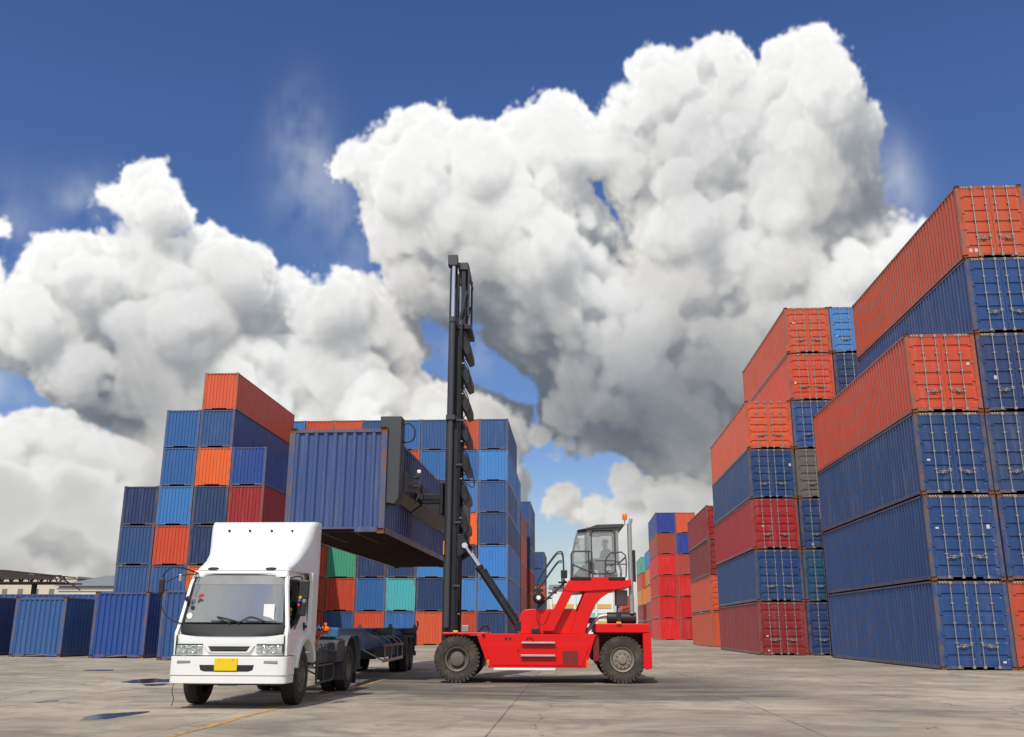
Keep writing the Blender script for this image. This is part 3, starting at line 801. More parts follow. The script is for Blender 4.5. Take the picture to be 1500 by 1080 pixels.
# third
stack('far_door', 10.05, 73.0, [['orange', 'orange', 'dark red', 'crimson'], ['orange', 'dark red', 'orange', 'dark red', 'orange']],
      2.50, 2.60, 12.19, ['left column', 'right column'], 'the third right-hand stack', 'containers in the third right-hand stack', kinds={(0, 0): 'far_end'})
# bright red block beyond
stack('far_end', 10.25, 120.0, [['bright red', 'bright red', 'bright red', 'bright red', 'brick red', 'violet blue'], ['bright red', 'bright red', 'bright red', 'brick red', 'violet blue', 'orange']],
      2.46, 2.565, 12.19, ['left column', 'right column'], 'the tall bright red stack', 'containers in the tall bright red stack')
# two thin stacks seen past the exhaust pipe
stack('far_end', 11.2, 142.0, [['dark red', 'brick red', 'amber orange', 'amber orange', 'light blue']], 2.46, 2.56, 12.19, [''], 'stack right of the exhaust pipe', 'containers in the amber stack right of the exhaust pipe')
stack('far_end', 11.0, 160.0, [['dark red', 'dark red', 'amber orange', 'orange', 'sea green']], 2.46, 2.56, 12.19, [''], 'thin stack touching the exhaust pipe', 'containers in the stack touching the exhaust pipe')
# small far pair under the raised cab
stack('far_end', 9.4, 196.0, [['orange', 'crimson', 'vermilion']], 2.46, 2.56, 12.19, [''], 'small stack seen under the cab', 'containers in the small stack seen under the cab')

# big block behind the mast, columns listed from the left
MC = [['orange', 'blue', 'orange', 'blue', 'mid blue', 'blue', 'light blue'],
      ['orange', 'orange', 'orange', 'navy blue', 'blue', 'mid blue', 'vermilion'],
      ['blue', 'vermilion', 'green', 'blue', 'orange', 'blue', 'orange'],
      ['vermilion', 'mid blue', 'navy blue', 'mid blue', 'navy blue', 'blue', 'blue'],
      ['mid blue', 'cyan', 'navy blue', 'blue', 'mid blue', 'vermilion', 'mid blue'],
      ['orange', 'navy blue', 'light blue', 'navy blue', 'navy blue', 'mid blue', 'blue'],
      ['vermilion', 'light blue', 'navy blue', 'bright orange', 'light blue', 'mid blue', 'orange'],
      ['navy blue', 'light blue', 'light blue', 'blue', 'blue', 'light blue', 'blue']]
MN = ['eighth column from right', 'seventh column from right', 'sixth column from right', 'fifth column from right', 'fourth column from right', 'third column from right', 'second column from right', 'rightmost column']
stack('far_end', -5.27-8*2.438, 76.2, MC, 2.438, 2.575, 12.19, MN, 'block behind mast', 'containers in the block behind the mast', W=2.40)
# the same row further back
def row(y, cols, L, place, group, x=-5.3):
    stack('far_end', x-2.42, y, [cols], 2.42, 2.575, L, [''], place, group, W=2.40)
row(89.0, ['light blue', 'light blue', 'light blue', 'steel blue', 'light blue', 'light blue'], 6.06, 'short row end behind the mast block', 'short containers behind the mast block')
row(95.6, ['orange', 'brick red', 'vermilion', 'vermilion', 'brick red'], 12.19, 'red row end right of the mast block', 'red containers behind the mast block')
row(109.0, ['dark red', 'brick red', 'crimson', 'blue', 'blue', 'blue'], 12.19, 'six-high far row end behind the hood', 'containers in the six-high far row end', x=-4.95)
row(150.0, ['navy blue', 'navy blue', 'orange', 'blue', 'blue'], 12.19, 'farthest row end by the stair handrail', 'containers in the farthest row end', x=-4.65)

# stepped stack behind the truck
LC = [['blue', 'blue', 'blue', 'navy blue'], ['navy blue', 'blue', 'vermilion', 'light blue', 'mid blue', 'mid blue'],
      ['blue', 'bright orange', 'navy blue', 'navy blue', 'bright orange', 'blue', 'orange'], ['navy blue', 'blue', 'navy blue', 'crimson', 'royal blue']]
stack('far_end', -30.16, 61.5, LC, 2.405, 2.607, 13.5, ['first column from left', 'second column from left', 'third column from left', 'last column'], 'stepped stack behind truck', 'containers in the stepped stack behind the truck', W=2.37)

# row standing on the ground at the left, ends to the camera
GL = 'containers standing in the single front row'
container('near_end', 'steel blue', (-23.9, 42.14, 0), 2.438, 2.57, 6.06, -.052, 'steel blue container with a rusty corner post, front row by the photo left edge', GL)
container('near_end', 'royal blue', (-19.67, 41.06, 0), 2.438, 2.775, 6.06, -.022, 'royal blue container in the front row, nearest the puddle', GL)
container('near_end', 'blue', (-15.72, 38.9, 0), 2.438, 2.775, 6.06, -.015, 'blue container in the front row half hidden by the truck cab', GL)
container('near_end', 'navy blue', (-28.0, 42.6, 0), 2.438, 2.62, 6.06, -.05, 'dark navy container cut by the left photo edge, only its side showing', GL)
container('far_end', 'blue', (-24.6, 50.4, 0), 2.438, 2.96, 13.7, R(90), 'long blue container lying crosswise behind the front row', None)
stack('far_end', -37.4, 79.0, [['navy blue', 'blue'], ['blue', 'blue']], 2.44, 2.56, 12.19, ['left column', 'right column'], 'the low stack behind the front row', 'containers in the low stack behind the front row')

# the box hanging on the spreader
LIFT = container('near_lifted', 'worn blue', (-5.73, 22.42, 3.46), 2.438, 2.56, 13.716, -.010, 'worn blue container with rusty underside hanging in the air over the truck', None)

# ---------------------------------------------------------------- wheels
def tyre_profile(r, w, rim):
    """half open ring from inner bead over the tread to the other bead"""
    h = w/2
    return [(-h*.78, rim), (-h*.96, rim+.02), (-h, (r+rim)/2), (-h*.97, r-.05), (-h*.80, r-.008), (-h*.3, r), (h*.3, r), (h*.80, r-.008), (h*.97, r-.05), (h, (r+rim)/2), (h*.96, rim+.02), (h*.78, rim)]
def wheel(parent, c, r, w, rim, ax, face, style, rub='rubber', rimmat='rim', lugs=0, n=48):
    """face: +1/-1 outward side along the axle"""
    mb = MB(); mb.lathe(tyre_profile(r, w, rim), (0, 0, 0), ax, n)
    if lugs:
        for i in range(lugs):
            t = 2*math.pi*i/lugs
            for s in (-1, 1):
                t2 = t + (math.pi/lugs if s > 0 else 0)
                R0, R1 = r-.075, r+.006
                vs = []
                for rr_, a0 in ((R0, .34), (R1, .27)):
                    for da in (-a0, a0):
                        an = t2+da*2*math.pi/lugs
                        for q in (s*w*.18, s*w*.495):
                            rv = rr_ if abs(q) > .3*w or rr_ == R1 else rr_
                            an2 = an + (abs(q)/w)*.16
                            co, si = rv*math.cos(an2), rv*math.sin(an2)
                            vs.append((q, co, si) if ax == 'x' else (co, q, si))
                mb.add(vs, [(0, 1, 3, 2), (4, 6, 7, 5), (0, 4, 5, 1), (2, 3, 7, 6), (0, 2, 6, 4), (1, 5, 7, 3)])
    ty = mb.build('wheel', M[rub], parent, 40, loc=c)
    f = face; h = w/2
    if style == 'hub':          # front truck wheel: hub stands proud of a vented disc
        prof = [(f*h*.80, rim+.005), (f*h*.92, rim-.012), (f*h*.45, rim-.05), (f*h*.5, rim*.60), (f*h*.95, rim*.48), (f*h*1.0, rim*.36), (f*h*1.25, rim*.30), (f*h*1.3, rim*.22), (f*h*1.32, 0.001)]
    elif style == 'dish':       # rear truck wheel: deep dish
        prof = [(f*h*.80, rim+.005), (f*h*.95, rim-.012), (f*h*.1, rim-.05), (-f*h*.25, rim*.62), (-f*h*.25, rim*.42), (f*h*.55, rim*.36), (f*h*.6, rim*.25), (f*h*.62, 0.001)]
    elif style == 'drive':      # machine drive wheel with a round planetary hub
        prof = [(f*h*.80, rim+.005), (f*h*.97, rim-.01), (f*h*.90, rim-.045), (f*h*.52, rim-.07), (f*h*.42, rim*.62), (f*h*.45, rim*.58), (f*h*.80, rim*.56), (f*h*.83, rim*.50), (f*h*.84, 0.001)]
    else:                       # machine steer wheel: domed disc with wheel nuts
        prof = [(f*h*.80, rim+.005), (f*h*.97, rim-.01), (f*h*.88, rim-.04), (f*h*.70, rim-.06), (f*h*.84, rim*.72), (f*h*.86, rim*.40), (f*h*1.02, rim*.34), (f*h*1.06, rim*.20), (f*h*1.06, 0.001)]
    mb = MB(); mb.lathe(prof, (0, 0, 0), ax, 36)
    rm = mb.build('rim', M[rimmat], ty, 35)
    nb = {'hub': 8, 'dish': 8, 'drive': 0, 'steer': 10}[style]
    if nb:
        mb = MB(); rr_ = {'hub': rim*.52, 'dish': rim*.52, 'steer': rim*.55}[style]; q = {'hub': f*h*.62, 'dish': -f*h*.25, 'steer': f*h*.84}[style]
        for i in range(nb):
            t = 2*math.pi*i/nb; a, b = rr_*math.cos(t), rr_*math.sin(t)
            p0 = (q, a, b) if ax == 'x' else (a, q, b); p1 = (q+f*.045, a, b) if ax == 'x' else (a, q+f*.045, b)
            mb.cyl(p0, p1, .018 if rim < .4 else .02, n=6)
        mb.build('wheel_nuts', M[rimmat], ty, 35)
    return ty

# ---------------------------------------------------------------- white truck (front faces -y)
T = empty('truck', (-5.69, 16.95, 0), R(1.3))
tag(T, 'white cab-over tractor truck with yellow number plate and tall roof fairing', 'truck')
def sx(z):                      # half width of the cab at a height
    return .945 if z < 1.2 else .945-(z-1.2)*.135
# side skins with wheel arch and window opening
outer = [(-1.10, .84)] + [(-.64, .84)] + arc(.03, .50, .66, 150, 31, 12) + [(.64, .84), (.64, 2.20), (-.84, 2.20), (-.95, 1.98), (-1.07, 1.32), (-1.13, 1.20)]
hole = [(-1.02, 1.34), (-.90, 1.88), (-.84, 2.03), (-.77, 2.07), (-.20, 2.08), (-.15, 2.03), (-.15, 1.60), (-.20, 1.53), (-.40, 1.45), (-.72, 1.32), (-.97, 1.27)]
side = MB()
for s in (-1, 1):
    side.plate(outer, [hole], lambda y, z, s=s: (s*sx(z), y, z), lambda y, z, s=s: (s*(sx(z)-.05), y, z))
# front skin, roof, rear wall, floor
fr = [(.84, -1.13), (.95, -1.155), (1.10, -1.15), (1.17, -1.14)]
XS = [-1, -.97, -.9, -.75, -.5, -.25, 0, .25, .5, .75, .9, .97, 1]
def bow(t): return .055*abs(t)**5                 # front panels are rounded off towards the corners
def bowed(hw, y, z, d=.05):
    return [(hw*t, y+bow(t), z) for t in XS]+[(hw*t, y+d+bow(t), z) for t in XS[::-1]]
side.loft([bowed(sx(z)-.012, y, z) for z, y in fr])
rz_ = [(-.90, 2.16), (-.86, 2.215), (-.70, 2.235), (.64, 2.25)]
side.loft([[(-sx(z)+.01, y, z), (sx(z)-.01, y, z), (sx(z)-.01, y, z-.05), (-sx(z)+.01, y, z-.05)] for y, z in rz_])
side.box(-.92, .92, .585, .635, .86, 2.2)
side.box(-.92, .92, -1.09, .58, .845, .88)
side.build('cab_shell', M['white'], T, 40, bevel=.018)
for s in (-1, 1):               # pillars beside the windscreen
    mb = MB(); mb.loft([[(s*(sx(z)-.10), y+.065, z), (s*(sx(z)-.012), y+.070, z), (s*(sx(z)-.012), y+.12, z), (s*(sx(z)-.10), y+.12, z)] for z, y in ((1.17, -1.14), (1.33, -1.10), (2.17, -.905))])
    mb.build('pillar', M['white'], T, 40, bevel=.02)
# black panel below the screen, windscreen and frame
def scr(z): return -1.145+(z-1.2)*.245
mb = MB(); mb.loft([bowed(hw, scr(z)-.012, z, .06) for z, hw in ((1.150, .72), (1.158, .79), (1.18, .84), (1.215, .862), (1.335, .866))])
mb.build('cowl_panel', M['black'], T, 40, bevel=.012)
frame = [(-.86, 1.335), (.86, 1.335), (.785, 2.17), (-.785, 2.17)]
inn = [(-.825, 1.37), (.825, 1.37), (.755, 2.135), (-.755, 2.135)]
def bx_(x, z): return bow(x/(.86-(z-1.335)*.09))
fo = [(.86*t, 1.335) for t in XS]+[(.785*t, 2.17) for t in XS[::-1]]; fi = [(.832*t, 1.362) for t in XS]+[(.762*t, 2.145) for t in XS[::-1]]
mb = MB(); mb.plate(fo, [fi], lambda x, z: (x, scr(z)-.010+bx_(x, z), z), lambda x, z: (x, scr(z)+.03+bx_(x, z), z)); mb.build('screen_seal', M['black'], T, 0)
mb = MB(); mb.loft([bowed(hw, scr(z), z, .006) for z, hw in ((1.366, .83), (2.14, .76))])
ws = mb.build('windscreen', M['windscreen'], T, 30)
mb = MB(); mb.loft([bowed(hw, scr(z)-.004, z, .003) for z, hw in ((1.985, .768), (2.132, .752))]); mb.build('sun_strip', M['cabgrey'], ws, 0)
mb = MB(); mb.box(.50, .68, -1.072, -1.069, 1.39, 1.66); o = mb.build('paper_notice', M['paper'], ws, 0); o.location = (0, .0, 0)
o.rotation_euler = (0, 0, 0)
for dx, z, r, mat in ((-.60, 1.78, .05, 'redhose'), (-.60, 1.70, .05, 'mastgrey'), (-.72, 1.60, .035, 'black'), (-.745, 1.47, .05, 'paper')):
    y = scr(z)+.012
    mb = MB(); mb.cyl((dx, y, z), (dx, y+.004, z), r, n=18); mb.build('window_sticker', M[mat], ws, 0)
for x0, x1_ in ((-.62, .02), (.02, .62)):   # wipers
    mb = MB(); zc = 1.375
    mb.tube(curve([(x0*.2+.1, scr(1.33)-.03, 1.345), (x0*.45+x1_*.45, scr(1.47)-.03, 1.455), (x1_*.8+.05, scr(1.40)-.028, 1.385)]), .009, 6)
    mb.tube([(x0*.9+.2, scr(1.39)-.022, 1.388), (x1_*.95+.15, scr(1.38)-.022, 1.378)], .007, 6); mb.build('wiper', M['black'], T)
# grille, headlights, bumper
mb = MB(); mb.prism([(-.36, .985), (.36, .985), (.30, .905), (-.30, .905)], -1.172, -1.15); gr = mb.build('grille', M['black'], T, 0, bevel=.006)
for z in (.925, .95): mb = MB(); mb.box(-.32, .32, -1.181, -1.170, z, z+.012); mb.build('grille_bar', M['chassis'], gr, 0)
mb = MB(); [mb.prism(p, -1.178, -1.15) for p in ([(-.42, .995), (-.36, .995), (-.28, .89), (-.34, .89)], [(.42, .995), (.36, .995), (.28, .89), (.34, .89)], [(-.34, .902), (.34, .902), (.34, .886), (-.34, .886)])]
mb.build('grille_trim', M['white'], gr, 0)
for s in (-1, 1):
    a, b = sorted((s*.45, s*.88))
    mb = MB(); mb.box(a, b, -1.172, -1.10, .875, 1.005); h = mb.build('headlight', M['lens'], T, 0, bevel=.015)
    mb = MB()
    for q in (.32, .68): mb.lathe([(-.02, .052), (-.008, .047), (.0, .03), (.002, .001)], (a+(b-a)*q, -1.172, .935), 'y', 20)
    mb.build('bulb', M['chrome'], h)
    mb = MB(); mb.box(a, b, -1.176, -1.12, 1.007, 1.022); mb.build('headlight_trim', M['green'], h, 0)
bo = [(-.975, -1.06), (-.968, -1.12), (-.945, -1.165), (-.90, -1.195), (-.80, -1.215), (-.5, -1.225), (.5, -1.225), (.80, -1.215), (.90, -1.195), (.945, -1.165), (.968, -1.12), (.975, -1.06), (.975, -.70), (.90, -.70), (.90, -1.09), (-.90, -1.09), (-.90, -.70), (-.975, -.70)]
mb = MB(); mb.prism(bo, .53, .825, 'z'); bp = mb.build('bumper', M['white'], T, 40, bevel=.015)
bo2 = [(x*.992, y+.012 if y < -1.15 else y) for x, y in bo]
mb = MB(); mb.prism(bo2, .405, .527, 'z'); mb.build('bumper_lip', M['white'], bp, 40, bevel=.012)
mb = MB(); mb.prism([(-.45, .695), (.45, .695), (.43, .615), (.36, .592), (-.36, .592), (-.43, .615)], -1.2275, -1.15); mb.build('bumper_slot', M['black'], bp, 0)
for s in (-1, 1):
    a, b = sorted((s*.60, s*.83)); mb = MB(); mb.box(a, b, -1.226, -1.18, .715, .765); mb.build('fog_lamp', M['cabgrey'], bp, 0, bevel=.012)
mb = MB(); mb.box(-.20, .175, -1.245, -1.229, .605, .80); np_ = mb.build('number_plate', M['yellow'], T, 0, bevel=.005)
for x in (-.12, .10): mb = MB(); mb.cyl((x, -1.252, .78), (x, -1.244, .78), .008, n=8); mb.build('plate_bolt', M['steel'], np_)
mb = MB(); mb.box(-.80, .80, -.80, -.55, .36, .46); mb.box(-.15, .15, -1.17, -.79, .37, .40); mb.build('underrun_bar', M['chassis'], T, 0, bevel=.01)
mb = MB(); mb.tube(curve([(-.86, -1.18, .42), (-.87, -1.2, .28), (-.84, -1.19, .17), (-.86, -1.2, .06)]), .008, 6); mb.build('loose_wire', M['chassis'], T)
# doors (a raised skin with its own shut line), handles
for s in (-1, 1):
    do = [(-.99, .90), (-.66, .90)] + arc(.03, .50, .70, 144, 88, 6) + [(.10, 1.3), (.10, 2.14), (-.80, 2.14), (-.885, 2.05), (-1.075, 1.24), (-1.05, 1.0)]
    hl = [(y*1.0+(-.012 if y < -.5 else .012), z+(.012 if z > 1.6 else -.012)) for y, z in hole]
    mb = MB(); mb.plate(do, [hl], lambda y, z, s=s: (s*(sx(z)+.012), y, z), lambda y, z, s=s: (s*(sx(z)-.002), y, z))
    d = mb.build('door', M['white'], T, 30, bevel=.004)
    mb = MB(); mb.plate(hl, [[(-.58+(y+.58)*.93, 1.68+(z-1.68)*.93) for y, z in hole]], lambda y, z, s=s: (s*(sx(z)+.016), y, z), lambda y, z, s=s: (s*(sx(z)-.03), y, z)); mb.build('window_seal', M['black'], d, 0)
    mb = MB(); mb.box(*sorted((s*(sx(1.2)+.014), s*(sx(1.2)+.04))), -.20, -.05, 1.27, 1.33); mb.box(*sorted((s*(sx(1.3)+.006), s*(sx(1.3)+.03))), -.17, -.10, 1.23, 1.37); mb.build('door_handle', M['black'], d, 0, bevel=.008)
    if s < 0:
        mb = MB(); mb.plate([(y, z) for y, z in hole], [], lambda y, z, s=s: (s*(sx(z)-.02), y, z), lambda y, z, s=s: (s*(sx(z)-.026), y, z)); mb.build('side_window', M['glass'], d, 0)
# interior
mb = MB(); mb.prism([(-1.06, .88), (-1.05, 1.32), (-.86, 1.36), (-.70, 1.26), (-.68, .88)], -.88, .88, 'x'); mb.build('dashboard', M['black'], T, 0, bevel=.02)
for x in (-.45, .45):
    mb = MB(); mb.box(x-.24, x+.24, -.42, .10, 1.02, 1.16); mb.prism([(.08, 1.10), (.24, 1.12), (.34, 1.72), (.22, 1.74)], x-.23, x+.23, 'x'); mb.box(x-.13, x+.13, .22, .33, 1.75, 1.95); mb.build('seat', M['green'] if x > 0 else M['cloth'], T, 40, bevel=.03)
mb = MB(); c0 = Vector((.45, -.58, 1.36)); ax_ = Vector((0, -.55, .83)).normalized(); a_ = Vector((1, 0, 0)); b_ = ax_.cross(a_)
mb.tube([c0+(a_*math.cos(t*2*math.pi/24)+b_*math.sin(t*2*math.pi/24))*.20 for t in range(25)], .016, 6); mb.cyl(c0, c0-ax_*.25, .03); mb.tube([c0-a_*.2, c0, c0+a_*.2], .012, 6); mb.build('steering_wheel', M['black'], T)
mb = MB()
for p, r in (((.80, -.66, 1.50), .055), ((.81, -.60, 1.58), .04), ((.79, -.72, 1.58), .035), ((.80, -.64, 1.42), .05)):
    mb.lathe([(-r, .001), (-r*.7, r*.7), (0, r), (r*.7, r*.7), (r, .001)], p, 'z', 12)
mb.build('dashboard_ornament', M['yellowplush'], T, 60)
for s in (-1, 1):
    mb = MB(); mb.box(*sorted((s*.892, s*.899)), -1.1585, -1.12, .845, 1.16); mb.build('panel_gap', M['black'], T, 0)
# roof fairing lofted in level slices
slices = []
def fair(z, yf, hw, rc):
    wr = .972; pts = [(-wr, .66, z), (-wr, .36+max(0, yf+.0)*.3, z)]
    pts += [(-hw+rc-rc*math.cos(R(a)), yf+rc*1.5-rc*1.5*math.sin(R(a)), z) for a in range(0, 91, 15)]
    pts += [(hw-rc+rc*math.sin(R(a)), yf+rc*1.5-rc*1.5*math.cos(R(a)), z) for a in range(0, 91, 15)]
    pts += [(wr, .36+max(0, yf+.0)*.3, z), (wr, .66, z)]
    return pts
for z, yf, hw, rc in ((2.225, -.84, .80, .10), (2.27, -.80, .80, .12), (2.33, -.66, .815, .16), (2.42, -.46, .84, .20), (2.55, -.25, .88, .22), (2.70, -.09, .93, .22), (2.86, .03, .965, .20), (3.02, .11, .975, .17), (3.09, .15, .97, .16), (3.125, .20, .955, .14)):
    slices.append([(p[0], p[1], p[2]+(.045*max(0, abs(p[0])/.97-.72)/.28 if z > 2.95 else 0)) for p in fair(z, yf, hw, rc)])
mb = MB(); mb.loft(slices); fa = mb.build('roof_fairing', M['white'], T, 50)
for s in (-1, 1):
    mb = MB(); mb.prism([(.26, 1.02), (.66, 1.02), (.66, 2.235), (.20, 2.235), (.24, 2.1), (.26, 1.8)], *sorted((s*.90, s*.972)), 'x')
    mb.build('side_fairing', M['white'], T, 40, bevel=.01)
for x in (-.58, -.20, .20, .58):
    mb = MB(); mb.cyl((x, .055, 2.985), (x, .105, 2.985), .022, n=12); mb.build('marker_lamp', M['black'], fa)
for x in (-.50, .50):
    mb = MB(); mb.lathe([(-.01, .001), (.0, .07), (.035, .065), (.05, .04), (.055, .001)], (0, 0, 0), 'z', 18); o = mb.build('roof_lamp', M['black'], T, 50, loc=(x, -.80, 2.235)); o.scale = (1.5, .8, .8)
# wheel arches, steps
for s in (-1, 1):
    mb = MB(); ar = arc(.03, .50, .70, 168, 18, 14)+arc(.03, .50, .575, 18, 168, 14)
    mb.prism(ar, *sorted((s*.84, s*1.0)), 'x'); mb.build('wheel_arch', M['white'], T, 40, bevel=.012)
    mb = MB(); mb.box(*sorted((s*.78, s*.97)), -1.08, -.70, .42, .52); mb.box(*sorted((s*.82, s*.955)), -1.0, -.66, .60, .80); mb.build('cab_step', M['white'], T, 0, bevel=.02)
# mirrors on the right (photo right) and the long arm on the other side
mb = MB(); mb.tube(curve([(.84, -.78, 2.1), (.98, -.86, 2.12), (1.06, -.84, 2.05), (1.06, -.84, 1.55), (.98, -.8, 1.30), (.93, -.74, 1.25)]), .011, 6); ma = mb.build('mirror_arm', M['black'], T)
mb = MB(); mb.box(1.02, 1.19, -.885, -.82, 1.75, 2.06); mb.build('mirror', M['black'], ma, 0, bevel=.02)
mb = MB(); mb.box(1.04, 1.15, -.875, -.82, 1.47, 1.70); mb.build('mirror', M['black'], ma, 0, bevel=.018)
for k, (m_, dz_) in enumerate((('yellowplush', .10), ('bluehose', .05), ('redhose', -.02))):
    mb = MB(); mb.lathe([(-.03, .001), (-.02, .024), (.01, .028), (.03, .001)], (1.06-.01*k, -.91, 1.67+dz_), 'z', 10); mb.build('ribbon', M[m_], ma, 60)
mb = MB(); mb.tube(curve([(-.72, -.90, 2.17), (-.95, -1.0, 2.25), (-1.12, -1.06, 2.26), (-1.25, -1.05, 2.16), (-1.27, -1.04, 2.08)]), .013, 6)
mb.tube(curve([(-1.27, -1.04, 1.83), (-1.23, -1.06, 1.6), (-1.08, -1.08, 1.42), (-.92, -1.08, 1.36), (-.84, -1.07, 1.34)]), .010, 6)
mb.tube(curve([(-.75, -.92, 2.16), (-1.0, -1.02, 2.12), (-1.2, -1.05, 2.02)]), .010, 6); mb.tube([(-.70, -.92, 2.15), (-.74, -1.0, 1.98), (-.78, -1.02, 1.80)], .007, 6)
ma = mb.build('mirror_arm', M['black'], T)
mb = MB(); mb.box(-1.32, -1.225, -1.085, -1.02, 1.83, 2.08); mb.build('mirror', M['black'], ma, 0, bevel=.02)
mb = MB(); mb.box(-1.0, -.955, -1.05, -1.0, 2.03, 2.15); mb.build('mirror', M['steel'], ma, 0, bevel=.01)
mb = MB(); mb.lathe([(-.01, .001), (0, .05), (.03, .045), (.05, .02), (.055, .001)], (-.80, -1.06, 1.74), 'y', 14); mb.build('mirror', M['black'], ma, 50)
# chassis behind the cab
mb = MB()
for s in (-1, 1):
    a, b = sorted((s*.33, s*.40)); mb.box(a, b, -.9, 5.2, .62, .84)
for y in (1.0, 2.0, 3.0, 4.3, 5.1): mb.box(-.33, .33, y, y+.1, .66, .80)
mb.build('chassis_frame', M['chassis'], T, 0, bevel=.01)
mb = MB(); mb.box(-.92, .88, .70, .80, .84, 1.06); mb.box(.36, .86, .86, 2.2, .62, .84); mb.build('battery_box', M['chassis'], T, 0, bevel=.02)
mb = MB(); mb.cyl((-.66, .95, .66), (-.66, 2.4, .66), .25, n=24); mb.build('fuel_tank', M['steel'], T, bevel=.02)
mb = MB(); mb.cyl((.42, 1.0, 1.0), (.42, 1.6, 1.0), .17, n=20); mb.build('air_tank', M['tblue'], T, bevel=.02)
mb = MB(); mb.box(-.42, .42, 3.2, 4.3, .845, .92); mb.lathe([(0, .46), (.06, .46), (.07, .40), (.07, .05)], (0, 3.75, .92), 'z', 28); mb.build('coupling_plate', M['chassis'], T, bevel=.01)
for s in (-1, 1):
    ar = arc(3.85, .47, .66, 200, -12, 16)+arc(3.85, .47, .625, -12, 200, 16)
    mb = MB(); mb.prism(ar, *sorted((s*.38, s*.985)), 'x')
    mb.prism([(2.55, .62), (3.25, .62), (3.25, .66), (3.28, 1.04), (2.75, 1.04), (2.55, .98)], *sorted((s*.42, s*.96)), 'x')
    fd = mb.build('mudguard', M['chassis'], T, 40, bevel=.008)
    mb = MB(); mb.box(*sorted((s*.42, s*.97)), 4.50, 4.515, .12, .42); mb.build('mud_flap', M['black'], fd, 0)
    mb = MB()                                                  # side guard rail
    x = s*.93
    mb.tube([(x, 1.05, .30), (x, 1.05, .84), (x, 1.20, .90), (x, 2.45, .84)], .020, 6); mb.tube([(x, 1.05, .30), (x, 2.35, .30), (x, 2.42, .36), (x, 2.42, .56), (x, 2.36, .60), (x, 1.05, .60)], .020, 6)
    mb.tube([(x, 1.6, .30), (x, 1.6, .60)], .016, 6); mb.tube([(x, 1.05, .45), (s*.4, .95, .7)], .016, 6); mb.tube([(x, 2.3, .7), (s*.4, 2.3, .75)], .016, 6)
    mb.build('side_guard', M['chassis'], T)
for k, (m_, x) in enumerate((('redhose', .60), ('bluehose', .50), ('yellowplush', .42), ('black', .68))):
    pts = [(x+.10+.05*math.cos(i*.9), .95+.046*i, 1.20+.10*math.sin(i*.22+k)+.05*math.sin(i*.9)) for i in range(30)]
    mb = MB(); mb.tube(pts, .013, 6); mb.build('air_hose', M[m_], T)
mb = MB(); mb.box(.70, .84, 2.24, 2.36, 1.16, 1.30); mb.box(.58, .68, 2.2, 2.3, 1.12, 1.22); mb.cyl((.76, 2.3, 1.30), (.76, 2.3, 1.38), .03); mb.cyl((.69, 2.22, 1.2), (.69, 2.1, 1.2), .04); mb.tube([(.62, 2.3, 1.2), (.60, 2.3, .9)], .02); mb.build('coupling_valves', M['orangelens'], T, 0, bevel=.01)
for s in (-1, 1):
    wheel(T, (s*.80-(.07 if s < 0 else 0), 0, .47), .465, .27, .27, 'x', s, 'hub')
    wheel(T, (s*.83, 3.85, .47), .465, .25, .27, 'x', s, 'dish')
    wheel(T, (s*.53, 3.85, .47), .465, .25, .27, 'x', s, 'dish')

# ---------------------------------------------------------------- blue skeletal trailer
TR = empty('container_trailer', (-5.68, 20.75, 0), R(2.6))
tag(TR, 'empty blue skeletal container trailer coupled behind the white truck', 'trailer')
for s in (-1, 1):
    a, b = sorted((s*.44, s*.52)); mb = MB()
    mb.box(*sorted((s*.46, s*.49)), .4, 11.3, .80, 1.24)
    mb.box(*sorted((s*.40, s*.55)), -.6, 11.3, 1.241, 1.28); mb.box(*sorted((s*.40, s*.55)), 1.6, 11.3, .765, .799)
    mb.prism([(-.6, 1.24), (-.6, 1.10), (.9, 1.06), (1.6, .80), (1.9, .80), (1.9, 1.24)], *sorted((s*.455, s*.495)), 'x')
    mb.build('main_beam', M['tblue'], TR, 0, bevel=.006)
mb = MB()
for y in (-.4, .8, 2.2, 3.8, 5.4, 7.0, 8.6, 10.2):
    mb = MB(); mb.box(-.455, .455, y, y+.08, 1.05, 1.20); mb.build('cross_member', M['tblue'], TR, 0)
for y, hw in ((-.5, .70), (5.55, .97), (11.15, .97)):
    mb = MB(); mb.box(-hw, hw, y-.08, y+.08, 1.10, 1.285)
    bo = mb.build('bolster', M['tblue'] if y < 0 else M['chassis'], TR, 0, bevel=.01)
    for s in ((-1, 1) if y > 0 else ()):
        mb = MB(); mb.box(*sorted((s*.83, s*.99)), y-.10, y+.10, 1.287, 1.31); mb.cyl((s*.91, y, 1.31), (s*.91, y, 1.39), .045, n=10); mb.build('twist_lock', M['chassis'], bo)
mb = MB(); mb.box(-.97, .97, 11.25, 11.36, .72, 1.10); mb.box(-.95, .95, 11.3, 11.4, .42, .56); mb.box(-.5, -.4, 11.28, 11.36, .5, .8); mb.box(.4, .5, 11.28, 11.36, .5, .8); mb.tube([(.95, 11.3, 1.2), (1.0, 11.35, 1.42), (.97, 11.3, 1.5)], .03); mb.build('rear_bumper', M['chassis'], TR, 0, bevel=.01)
mb = MB(); mb.box(-.42, .42, 7.6, 10.9, .62, .762); mb.build('axle_frame', M['chassis'], TR, 0)
